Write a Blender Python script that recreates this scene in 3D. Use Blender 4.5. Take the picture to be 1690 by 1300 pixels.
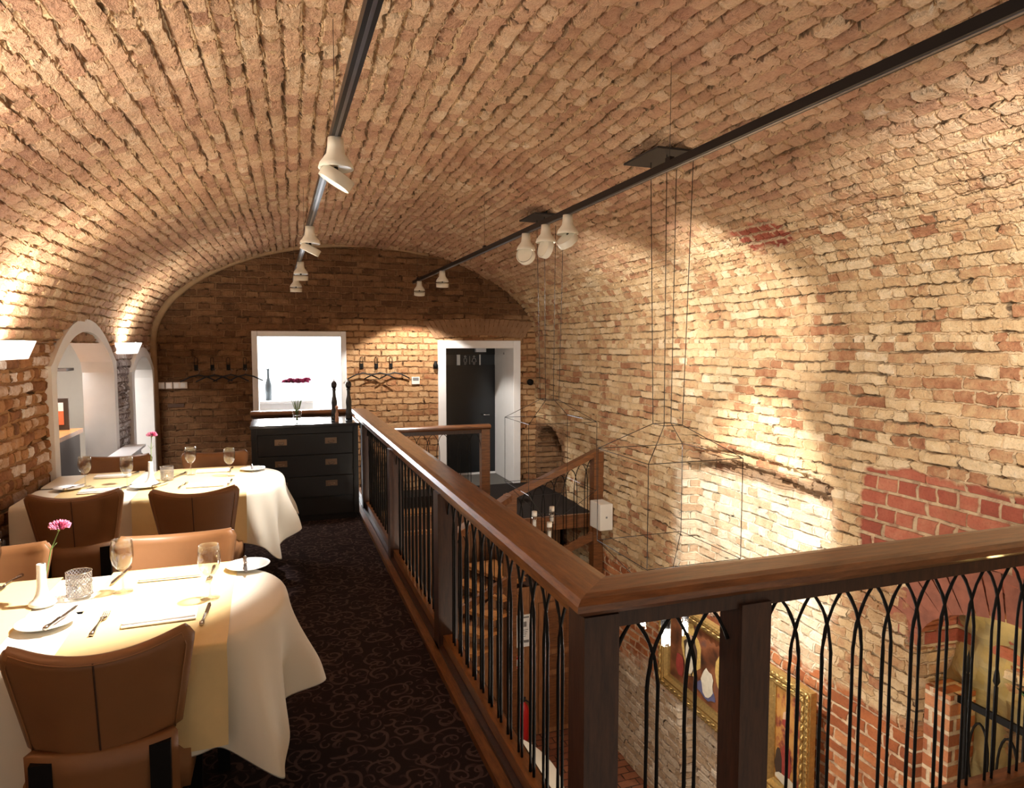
import bpy, bmesh, math, random
from mathutils import Vector, Matrix, noise
random.seed(7)
SC = bpy.context.scene
COL = SC.collection
PI = math.pi
for o in list(bpy.data.objects): bpy.data.objects.remove(o)

# ------------------------------------------------------------------ camera, world, exposure
cam_d = bpy.data.cameras.new('camera'); cam = bpy.data.objects.new('camera', cam_d); COL.objects.link(cam)
cam.location = (0, 0, 1.7)
cam.rotation_euler = (math.radians(90 - 4.06), 0, -math.radians(19.1))
cam_d.sensor_fit = 'HORIZONTAL'; cam_d.sensor_width = 36.0; cam_d.lens = 36.0 * 1127 / 1690
cam_d.clip_start = 0.05
SC.camera = cam
world = bpy.data.worlds.new('world'); SC.world = world; world.use_nodes = True
bg = world.node_tree.nodes['Background']; bg.inputs[0].default_value = (1.0, 0.86, 0.70, 1); bg.inputs[1].default_value = 0.22
vs = SC.view_settings
vs.view_transform = 'Standard'; vs.look = 'None'; vs.gamma = 1; vs.exposure = .98
try: vs.use_curve_mapping = False
except Exception: pass

WARM = (1, .87, .70); NEUT = (1, .94, .87)
XL, XR, YE = -1.43, 3.6, 9.3
ZLOW, ZLAND = -2.9, -0.3
CX, AX, ZS, RISE = (XL + XR) / 2, (XR - XL) / 2, 1.72, 1.31

def xl(y): return XL - .037 * (YE - y)
def light(kind, loc, power, color=(1, .86, .68), target=None, size=0.05, angle=60, blend=.6, name=None, sy=None):
    d = bpy.data.lights.new(name or kind.lower() + '_light', kind); d.energy = power; d.color = color
    if kind == 'SPOT': d.spot_size = math.radians(angle); d.spot_blend = blend; d.shadow_soft_size = size
    elif kind == 'POINT': d.shadow_soft_size = size
    elif kind == 'AREA':
        d.size = size
        if sy: d.shape = 'RECTANGLE'; d.size_y = sy
    o = bpy.data.objects.new(d.name, d); COL.objects.link(o); o.location = loc
    if target is not None:
        o.rotation_euler = (Vector(target) - Vector(loc)).to_track_quat('-Z', 'Y').to_euler()
    return o
# daylight in the white room beyond the opening, and in the rooms at the side
light('AREA', (0.1, 11.7, 1.7), 150, (0.93, 0.96, 1.0), (1.0, 8.6, -0.4), size=1.1, name='daylight_room')
light('AREA', (-2.3, 7.6, 2.05), 50, (1, .95, .9), (-2.3, 7.6, 0), size=1.2, name='side_room_lamp')
light('POINT', (2.75, 10.4, 1.45), 1.5, (1, .95, .85), size=.1, name='door_recess_lamp')
# added out of view without fittings: up-lights for the vault, spots for the right wall
for yy, pw in ((2.6, 27), (.3, 27)): light('AREA', (xl(yy) + .14, yy, 1.78), pw, (1, .93, .82), (xl(yy) + .9, yy, 3), size=.1, sy=.45, name='uplight_glow')
light('SPOT', (1.72, 1.0, 2.4), 150, NEUT, (3.6, 2.8, 1.9), .05, 62, .9, name='spotlight_beam')
light('SPOT', (1.72, .1, 2.4), 130, NEUT, (3.6, .9, 1.9), .05, 70, .9, name='spotlight_beam')
# ambient fill added for the lower floor, no fittings
light('POINT', (1.6, 4.4, -0.75), 18, WARM, size=.12, name='lower_room_fill')
light('POINT', (1.7, 1.9, -0.9), 20, WARM, size=.15, name='lower_room_fill')

# ------------------------------------------------------------------ node helpers
def newmat(name):
    m = bpy.data.materials.new(name); m.use_nodes = True
    nt = m.node_tree; b = nt.nodes['Principled BSDF']
    return m, nt, b
def nd(nt, t, **kw):
    n = nt.nodes.new(t)
    for k, v in kw.items(): setattr(n, k, v)
    return n
def setin(nt, sock, v):
    if hasattr(v, 'is_linked') or isinstance(v, bpy.types.NodeSocket): nt.links.new(v, sock)
    elif isinstance(v, tuple) and len(v) == 3 and sock.type == 'RGBA': sock.default_value = (*v, 1)
    else: sock.default_value = v
def mth(nt, op, a, b=None, c=None, clamp=False):
    n = nd(nt, 'ShaderNodeMath', operation=op); n.use_clamp = clamp
    setin(nt, n.inputs[0], a)
    if b is not None: setin(nt, n.inputs[1], b)
    if c is not None: setin(nt, n.inputs[2], c)
    return n.outputs[0]
def vmth(nt, op, a, b=None):
    n = nd(nt, 'ShaderNodeVectorMath', operation=op); setin(nt, n.inputs[0], a)
    if b is not None: setin(nt, n.inputs[1], b)
    return n
def mixc(nt, f, a, b, mode='MIX'):
    n = nd(nt, 'ShaderNodeMix', data_type='RGBA', blend_type=mode)
    setin(nt, n.inputs[0], f); setin(nt, n.inputs[6], a); setin(nt, n.inputs[7], b); return n.outputs[2]
def mixf(nt, f, a, b):
    n = nd(nt, 'ShaderNodeMix', data_type='FLOAT'); setin(nt, n.inputs[0], f); setin(nt, n.inputs[2], a); setin(nt, n.inputs[3], b); return n.outputs[0]
def nois(nt, vec, scale, detail=3, rough=.55, out='Fac', off=None):
    n = nd(nt, 'ShaderNodeTexNoise'); n.inputs['Scale'].default_value = scale; n.inputs['Detail'].default_value = detail; n.inputs['Roughness'].default_value = rough
    v = vec
    if off: v = vmth(nt, 'ADD', vec, off).outputs[0]
    nt.links.new(v, n.inputs['Vector']); return n.outputs[out]
def ramp(nt, f, stops, interp='LINEAR'):
    n = nd(nt, 'ShaderNodeValToRGB'); e = n.color_ramp.elements; n.color_ramp.interpolation = interp
    while len(e) < len(stops): e.new(.5)
    for i, (p, c) in enumerate(stops):
        e[i].position = p; e[i].color = (*c, 1) if len(c) == 3 else c
    setin(nt, n.inputs[0], f); return n.outputs[0]
def step(nt, v, a, b):
    n = nd(nt, 'ShaderNodeMapRange'); n.clamp = True
    setin(nt, n.inputs[0], v); n.inputs[1].default_value = a; n.inputs[2].default_value = b; return n.outputs[0]
def disp(nt, m, h, scale):
    n = nd(nt, 'ShaderNodeDisplacement'); n.inputs['Scale'].default_value = scale; n.inputs['Midlevel'].default_value = .6
    nt.links.new(h, n.inputs['Height']); nt.links.new(n.outputs[0], nt.nodes['Material Output'].inputs['Displacement']); m.displacement_method = 'BOTH'
def bump(nt, h, strength, dist, b):
    n = nd(nt, 'ShaderNodeBump'); n.inputs['Strength'].default_value = strength; n.inputs['Distance'].default_value = dist
    nt.links.new(h, n.inputs['Height']); nt.links.new(n.outputs[0], b.inputs['Normal']); return n

def bricks(nt, uv, stops, mortar, bw=.25, rh=.075, ms=.009, squash=.5, freq=2, wob=.016, fine=.006, off=.5, rough=1.0, var=.6, crev=.5):
    """irregular old bricks: returns colour and height"""
    w1 = nois(nt, uv, 3.2, 2, .5, 'Color'); w2 = nois(nt, uv, 26, 3, .6, 'Color')
    d1 = vmth(nt, 'SCALE', vmth(nt, 'SUBTRACT', w1, (.5, .5, .5)).outputs[0]); d1.inputs['Scale'].default_value = wob * 2.2
    d2 = vmth(nt, 'SCALE', vmth(nt, 'SUBTRACT', w2, (.5, .5, .5)).outputs[0]); d2.inputs['Scale'].default_value = fine * 2.2
    v = vmth(nt, 'ADD', vmth(nt, 'ADD', uv, d1.outputs[0]).outputs[0], d2.outputs[0]).outputs[0]
    t = nd(nt, 'ShaderNodeTexBrick'); t.offset = off; t.squash = squash; t.squash_frequency = freq
    for k, x in (('Scale', 1), ('Mortar Size', ms), ('Mortar Smooth', .45), ('Bias', 0), ('Brick Width', bw), ('Row Height', rh)): t.inputs[k].default_value = x
    t.inputs['Color1'].default_value = (0, 0, 0, 1); t.inputs['Color2'].default_value = (1, 1, 1, 1); t.inputs['Mortar'].default_value = (.5, .5, .5, 1)
    nt.links.new(v, t.inputs['Vector'])
    fac = t.outputs['Fac']
    n1 = nois(nt, uv, 14, 5, .65, off=(3, 1, 0)); n2 = nois(nt, uv, 70, 4, .7); n3 = nois(nt, uv, 1.3, 3, .6, off=(9, 2, 0))
    rnd = mth(nt, 'ADD', mth(nt, 'MULTIPLY', t.outputs['Color'], var), mth(nt, 'MULTIPLY', mth(nt, 'SUBTRACT', n1, .5), .75))
    rnd = mth(nt, 'ADD', rnd, mth(nt, 'ADD', .5 - var / 2, mth(nt, 'MULTIPLY', mth(nt, 'SUBTRACT', n3, .5), .5)), clamp=True)
    c = ramp(nt, rnd, stops)
    g = mth(nt, 'ADD', .40, mth(nt, 'MULTIPLY', n2, 1.2))
    c = mixc(nt, 1.0, c, mixc(nt, g, (0, 0, 0), (1, 1, 1)), 'MULTIPLY')
    mcol = mixc(nt, n1, tuple(x * .55 for x in mortar), tuple(min(1, x * 1.5) for x in mortar))
    keep = mth(nt, 'MULTIPLY', fac, step(nt, n1, .22, .5))
    c = mixc(nt, mth(nt, 'MAXIMUM', keep, mth(nt, 'MULTIPLY', fac, .45)), c, mcol)
    # deep cracks where mortar has fallen out
    crack = mth(nt, 'MULTIPLY', fac, step(nt, nois(nt, uv, 7, 3, .6, off=(5, 5, 0)), .56, .66))
    sv = nd(nt, 'ShaderNodeSeparateXYZ'); nt.links.new(v, sv.inputs[0])
    fr = mth(nt, 'ABSOLUTE', mth(nt, 'SUBTRACT', mth(nt, 'FRACT', mth(nt, 'DIVIDE', sv.outputs[1], rh)), .5))
    an = vmth(nt, 'MULTIPLY', uv, (2.2, 11, 1)).outputs[0]
    gap = mth(nt, 'MULTIPLY', step(nt, fr, .37, .46), step(nt, nois(nt, an, 1.0, 3, .6), .50, .60))
    crack = mth(nt, 'MAXIMUM', crack, mth(nt, 'MULTIPLY', gap, crev))
    c = mixc(nt, mth(nt, 'MULTIPLY', crack, .85 * rough), c, (.05, .026, .012))
    h = mth(nt, 'ADD', mth(nt, 'MULTIPLY', mth(nt, 'SUBTRACT', 1, fac), .62), mth(nt, 'MULTIPLY', n1, .55 * rough))
    h = mth(nt, 'ADD', h, mth(nt, 'MULTIPLY', n2, .14 * rough))
    h = mth(nt, 'ADD', h, mth(nt, 'MULTIPLY', t.outputs['Color'], .22 * rough))
    h = mth(nt, 'SUBTRACT', h, mth(nt, 'MULTIPLY', crack, .7 * rough))
    return c, h
def pos_x(nt, pos):
    s = nd(nt, 'ShaderNodeSeparateXYZ'); nt.links.new(pos, s.inputs[0]); return s.outputs[0]
def box_mask(nt, pos, y0, y1, z0, z1, soft=.06, wob=.25):
    s = nd(nt, 'ShaderNodeSeparateXYZ'); nt.links.new(pos, s.inputs[0])
    n = mth(nt, 'MULTIPLY', mth(nt, 'SUBTRACT', nois(nt, pos, 5, 2), .5), wob)
    yy = mth(nt, 'ADD', s.outputs[1], n); zz = mth(nt, 'ADD', s.outputs[2], n)
    a = mth(nt, 'MULTIPLY', step(nt, yy, y0 - soft, y0 + soft), mth(nt, 'SUBTRACT', 1, step(nt, yy, y1 - soft, y1 + soft)))
    b = mth(nt, 'MULTIPLY', step(nt, zz, z0 - soft, z0 + soft), mth(nt, 'SUBTRACT', 1, step(nt, zz, z1 - soft, z1 + soft)))
    return mth(nt, 'MULTIPLY', a, b)

TAN = [(0, (.20, .095, .06)), (.2, (.36, .185, .11)), (.42, (.49, .285, .17)), (.62, (.58, .375, .225)), (.8, (.67, .49, .32)), (1, (.86, .78, .68))]
GOLD = [(0, (.24, .09, .045)), (.2, (.40, .19, .095)), (.42, (.56, .37, .19)), (.65, (.66, .48, .27)), (.85, (.74, .58, .37)), (1, (.84, .72, .55))]
DARK = [(0, (.06, .030, .014)), (.3, (.12, .058, .026)), (.5, (.18, .088, .040)), (.72, (.24, .125, .058)), (1, (.36, .21, .105))]
RED = [(0, (.20, .055, .035)), (.4, (.33, .085, .05)), (.7, (.42, .13, .075)), (1, (.50, .21, .12))]
ORANGE = [(0, (.26, .075, .03)), (.5, (.45, .15, .055)), (1, (.62, .28, .12))]
PALE = [(0, (.42, .27, .15)), (.4, (.62, .46, .30)), (.7, (.75, .62, .45)), (1, (.86, .78, .66))]

def mat_vault():
    m, nt, b = newmat('old_brick_vault'); uv = nd(nt, 'ShaderNodeTexCoord').outputs['UV']
    c, h = bricks(nt, uv, TAN, (.50, .33, .18), bw=.125, rh=.078, ms=.010, squash=1.5, freq=5, wob=.024, fine=.017, var=.42, crev=.75)
    pos = nd(nt, 'ShaderNodeTexCoord').outputs['Object']
    gc, gh = bricks(nt, uv, GOLD, (.58, .42, .25), bw=.17, rh=.074, ms=.009, wob=.022, fine=.016, var=.6, crev=.85)
    gm = step(nt, mth(nt, 'ADD', pos_x(nt, pos), mth(nt, 'MULTIPLY', mth(nt, 'SUBTRACT', nois(nt, pos, 1.6, 3), .5), 1.2)), 2.7, 3.35)
    pk = step(nt, nois(nt, pos, .9, 3, .6), .48, .7)
    c = mixc(nt, mth(nt, 'MULTIPLY', pk, .35), c, (.45, .22, .15))
    c = mixc(nt, gm, c, gc); h = mixf(nt, gm, h, gh)
    # a few new red bricks set in the vault
    rc, rh_ = bricks(nt, uv, RED, (.52, .36, .22), bw=.22, rh=.078, ms=.012, wob=.004, fine=.003)
    mk = mth(nt, 'MULTIPLY', box_mask(nt, pos, 3.62, 4.10, 2.37, 2.49, .012, .10), step(nt, pos_x(nt, pos), 2.4, 2.5))
    c = mixc(nt, mk, c, rc)
    nt.links.new(c, b.inputs['Base Color']); b.inputs['Roughness'].default_value = .88; b.inputs['Specular IOR Level'].default_value = .25
    disp(nt, m, h, .040); return m
def mat_right():
    m, nt, b = newmat('old_brick_side_wall'); tc = nd(nt, 'ShaderNodeTexCoord'); uv = tc.outputs['UV']; pos = tc.outputs['Object']
    c, h = bricks(nt, uv, GOLD, (.58, .42, .25), bw=.25, rh=.072, ms=.008, wob=.02, fine=.013, var=.62, crev=.95)
    def layer(c, h, stops, mort, mask, **kw):
        c2, h2 = bricks(nt, uv, stops, mort, **kw); return mixc(nt, mask, c, c2), mixf(nt, mask, h, h2)
    c, h = layer(c, h, PALE, (.74, .62, .46), box_mask(nt, pos, 3.64, 5.6, -1.2, .60, .05, .2), bw=.25, rh=.078, ms=.009, wob=.012, fine=.006)
    m2 = box_mask(nt, pos, 3.66, 5.3, .58, .74, .03, .12)
    c = mixc(nt, mth(nt, 'MULTIPLY', m2, .75), c, (.13, .065, .035))
    c, h = layer(c, h, RED, (.52, .38, .23), mth(nt, 'MAXIMUM', box_mask(nt, pos, 1.0, 3.40, .30, .93, .012, .16), box_mask(nt, pos, 1.0, 3.02, -.12, .4, .012, .1)), bw=.27, rh=.098, ms=.013, wob=.004, fine=.003, rough=.35)
    c, h = layer(c, h, ORANGE, (.62, .46, .30), mth(nt, 'MAXIMUM', box_mask(nt, pos, 1.0, 3.7, -3.0, -.62, .03, .2), box_mask(nt, pos, 3.7, 7.3, -1.75, -.72, .03, .35)), bw=.26, rh=.088, ms=.012, wob=.006, fine=.004, rough=.4)
    c, h = layer(c, h, PALE, (.56, .45, .34), box_mask(nt, pos, 3.4, 7.3, -3.0, -1.65, .1, .7), bw=.25, rh=.078, ms=.014, wob=.014, fine=.01)
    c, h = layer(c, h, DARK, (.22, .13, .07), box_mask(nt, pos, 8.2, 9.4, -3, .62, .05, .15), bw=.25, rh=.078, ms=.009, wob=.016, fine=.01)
    c = mixc(nt, mth(nt, 'MULTIPLY', step(nt, nois(nt, pos, 1.6, 4, .6), .5, .75), .45), c, (.27, .14, .06))
    nt.links.new(c, b.inputs['Base Color']); b.inputs['Roughness'].default_value = .9; b.inputs['Specular IOR Level'].default_value = .25
    disp(nt, m, h, .034); return m
def mat_end():
    m, nt, b = newmat('old_brick_end_wall'); tc = nd(nt, 'ShaderNodeTexCoord'); uv = tc.outputs['UV']; pos = tc.outputs['Object']
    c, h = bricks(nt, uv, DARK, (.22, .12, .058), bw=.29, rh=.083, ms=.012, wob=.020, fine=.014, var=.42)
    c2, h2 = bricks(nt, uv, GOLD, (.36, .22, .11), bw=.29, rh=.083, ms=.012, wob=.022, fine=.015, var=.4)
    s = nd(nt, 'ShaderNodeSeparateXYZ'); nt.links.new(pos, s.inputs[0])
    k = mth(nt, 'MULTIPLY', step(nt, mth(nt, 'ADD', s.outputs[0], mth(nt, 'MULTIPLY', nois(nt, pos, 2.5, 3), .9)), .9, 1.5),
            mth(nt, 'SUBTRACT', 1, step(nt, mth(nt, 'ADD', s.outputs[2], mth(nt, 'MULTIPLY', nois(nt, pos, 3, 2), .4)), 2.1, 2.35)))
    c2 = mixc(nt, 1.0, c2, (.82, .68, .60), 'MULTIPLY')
    c = mixc(nt, k, c, c2); h = mixf(nt, k, h, h2)  # lighter brick low on the right carries the spot's pool of light
    nt.links.new(c, b.inputs['Base Color']); b.inputs['Roughness'].default_value = .9; b.inputs['Specular IOR Level'].default_value = .2
    bump(nt, h, 1.0, .035, b); return m
def mat_left():
    m, nt, b = newmat('old_brick_left_wall'); tc = nd(nt, 'ShaderNodeTexCoord'); uv = tc.outputs['UV']; pos = tc.outputs['Object']
    ST = [(0, (.16, .07, .03)), (.25, (.34, .15, .065)), (.5, (.50, .26, .12)), (.7, (.55, .36, .24)), (.85, (.72, .58, .50)), (1, (.9, .86, .86))]
    c, h = bricks(nt, uv, ST, (.40, .22, .10), bw=.21, rh=.085, ms=.014, wob=.022, fine=.012, var=.85, crev=.2)
    g, h2 = bricks(nt, uv, [(0, (.18, .14, .13)), (.4, (.45, .38, .36)), (1, (.82, .78, .78))], (.22, .17, .15), bw=.20, rh=.08, ms=.010, wob=.02, fine=.012)
    k = box_mask(nt, pos, 7.0, 9.3, -1, 1.62, .1, .1)
    c = mixc(nt, k, c, g)
    nt.links.new(c, b.inputs['Base Color']); b.inputs['Roughness'].default_value = .88; b.inputs['Specular IOR Level'].default_value = .25
    disp(nt, m, h, .032); return m

def simple(name, col, rough=.5, metal=0, spec=.5, nscale=None, namt=.15, bmp=0, coat=0, sheen=0):
    m, nt, b = newmat(name)
    b.inputs['Roughness'].default_value = rough; b.inputs['Metallic'].default_value = metal; b.inputs['Specular IOR Level'].default_value = spec
    b.inputs['Coat Weight'].default_value = coat; b.inputs['Coat Roughness'].default_value = .15; b.inputs['Sheen Weight'].default_value = sheen
    pos = nd(nt, 'ShaderNodeTexCoord').outputs['Object']
    f = nois(nt, pos, nscale or 20, 4)
    c = mixc(nt, f, tuple(x * (1 - namt) for x in col), tuple(min(1, x * (1 + namt)) for x in col))
    nt.links.new(c, b.inputs['Base Color'])
    if bmp: bump(nt, nois(nt, pos, (nscale or 20) * 3, 5), bmp, .004, b)
    return m
def emis(name, col, s):
    m, nt, b = newmat(name); b.inputs['Base Color'].default_value = (*col, 1)
    b.inputs['Emission Color'].default_value = (*col, 1); b.inputs['Emission Strength'].default_value = s; return m
def mat_wood(name, c0, c1, rough=.35, scale=(1, 1, 1), coat=.25, planks=None):
    m, nt, b = newmat(name); pos = nd(nt, 'ShaderNodeTexCoord').outputs['Object']
    mp = nd(nt, 'ShaderNodeMapping'); mp.inputs['Scale'].default_value = scale; nt.links.new(pos, mp.inputs[0]); v = mp.outputs[0]
    a = nois(nt, v, 9, 6, .6); w = nois(nt, v, 40, 4, .7)
    f = mth(nt, 'ADD', mth(nt, 'MULTIPLY', a, .75), mth(nt, 'MULTIPLY', w, .25))
    c = ramp(nt, f, [(.3, c0), (.68, c1)])
    if planks:
        s = nd(nt, 'ShaderNodeSeparateXYZ'); nt.links.new(pos, s.inputs[0])
        fr = mth(nt, 'FRACT', mth(nt, 'DIVIDE', s.outputs[0], planks))
        ln = mth(nt, 'LESS_THAN', fr, .05)
        c = mixc(nt, ln, c, tuple(x * .25 for x in c0))
    nt.links.new(c, b.inputs['Base Color']); b.inputs['Roughness'].default_value = rough
    b.inputs['Coat Weight'].default_value = coat; b.inputs['Coat Roughness'].default_value = .2
    bump(nt, f, .25, .003, b); return m
def mat_glass(name, tint=(1, 1, 1), rough=0.0):
    m, nt, b = newmat(name); b.inputs['Base Color'].default_value = (*tint, 1); b.inputs['Roughness'].default_value = rough
    b.inputs['Transmission Weight'].default_value = 1; b.inputs['IOR'].default_value = 1.45; return m
def mat_thin(name, refl=.9):
    m = bpy.data.materials.new(name); m.use_nodes = True; nt = m.node_tree; nt.nodes.clear()
    out = nd(nt, 'ShaderNodeOutputMaterial'); mx = nd(nt, 'ShaderNodeMixShader'); tr = nd(nt, 'ShaderNodeBsdfTransparent'); gl = nd(nt, 'ShaderNodeBsdfGlossy'); lw = nd(nt, 'ShaderNodeLayerWeight')
    tr.inputs[0].default_value = (.94, .94, .93, 1); gl.inputs['Roughness'].default_value = .02; lw.inputs['Blend'].default_value = .35
    f = mth(nt, 'ADD', .07, mth(nt, 'MULTIPLY', mth(nt, 'POWER', lw.outputs['Facing'], 1.8), refl * .85))
    nt.links.new(f, mx.inputs[0]); nt.links.new(tr.outputs[0], mx.inputs[1]); nt.links.new(gl.outputs[0], mx.inputs[2]); nt.links.new(mx.outputs[0], out.inputs[0]); return m
def mat_carpet():
    m, nt, b = newmat('scroll_carpet'); pos = nd(nt, 'ShaderNodeTexCoord').outputs['Object']
    w = nois(nt, pos, 5, 2, .5, 'Color'); d = vmth(nt, 'SCALE', vmth(nt, 'SUBTRACT', w, (.5, .5, .5)).outputs[0]); d.inputs['Scale'].default_value = .07
    p = vmth(nt, 'ADD', pos, d.outputs[0]).outputs[0]
    fac = None
    for sc, arms, ofs in ((6.5, 1, (0, 0, 0)), (11, 1, (4.2, 1.7, 0))):
        pp = vmth(nt, 'ADD', p, ofs).outputs[0]
        vo = nd(nt, 'ShaderNodeTexVoronoi'); vo.voronoi_dimensions = '2D'; vo.inputs['Scale'].default_value = sc; vo.inputs['Randomness'].default_value = .85
        nt.links.new(pp, vo.inputs['Vector'])
        dv = vmth(nt, 'SUBTRACT', pp, vo.outputs['Position']).outputs[0]
        s = nd(nt, 'ShaderNodeSeparateXYZ'); nt.links.new(dv, s.inputs[0])
        cs = nd(nt, 'ShaderNodeSeparateColor'); nt.links.new(vo.outputs['Color'], cs.inputs[0])
        sg = mth(nt, 'SUBTRACT', mth(nt, 'MULTIPLY', mth(nt, 'GREATER_THAN', cs.outputs[1], .5), 2), 1)
        ang = mth(nt, 'MULTIPLY', mth(nt, 'ARCTAN2', s.outputs[1], s.outputs[0]), sg)
        r = vo.outputs['Distance']
        ph = mth(nt, 'ADD', ang, mth(nt, 'ADD', mth(nt, 'MULTIPLY', r, 13), mth(nt, 'MULTIPLY', cs.outputs[0], 6.28)))
        f = mth(nt, 'SINE', ph)
        line = step(nt, f, .70, .86)
        line = mth(nt, 'MULTIPLY', line, mth(nt, 'SUBTRACT', 1, step(nt, r, .52, .6)))
        brk = step(nt, nois(nt, pp, 9, 2), .36, .5)
        line = mth(nt, 'MULTIPLY', line, brk)
        fac = line if fac is None else mth(nt, 'MAXIMUM', fac, line)
    pile = nois(nt, pos, 260, 3, .7)
    c = mixc(nt, mth(nt, 'MULTIPLY', fac, .8), (.015, .007, .008), (.105, .066, .062))
    c = mixc(nt, 1.0, c, mixc(nt, pile, (.45, .45, .45), (1.4, 1.4, 1.4)), 'MULTIPLY')
    nt.links.new(c, b.inputs['Base Color']); b.inputs['Roughness'].default_value = .95; b.inputs['Specular IOR Level'].default_value = .12; b.inputs['Sheen Weight'].default_value = .04
    bump(nt, pile, .5, .004, b); return m
def mat_tiles():
    m, nt, b = newmat('brick_tile_floor'); pos = nd(nt, 'ShaderNodeTexCoord').outputs['Object']
    c, h = bricks(nt, pos, [(0, (.16, .05, .03)), (.6, (.30, .11, .055)), (1, (.38, .16, .08))], (.03, .015, .01), bw=.22, rh=.11, ms=.008, wob=.003, fine=.002, rough=.2, squash=1)
    nt.links.new(c, b.inputs['Base Color']); b.inputs['Roughness'].default_value = .45; bump(nt, h, .4, .006, b); return m
def mat_mesh():
    m, nt, b = newmat('perforated_metal'); uv = nd(nt, 'ShaderNodeTexCoord').outputs['UV']
    s = nd(nt, 'ShaderNodeSeparateXYZ'); nt.links.new(uv, s.inputs[0])
    u = mth(nt, 'ADD', s.outputs[0], s.outputs[1]); v = mth(nt, 'SUBTRACT', s.outputs[0], s.outputs[1])
    fu = mth(nt, 'ABSOLUTE', mth(nt, 'SUBTRACT', mth(nt, 'FRACT', u), .5)); fv = mth(nt, 'ABSOLUTE', mth(nt, 'SUBTRACT', mth(nt, 'FRACT', v), .5))
    a = mth(nt, 'GREATER_THAN', mth(nt, 'MAXIMUM', fu, fv), .33)
    b.inputs['Base Color'].default_value = (.34, .32, .33, 1); b.inputs['Metallic'].default_value = .5; b.inputs['Roughness'].default_value = .4
    nt.links.new(a, b.inputs['Alpha']); return m

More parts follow.
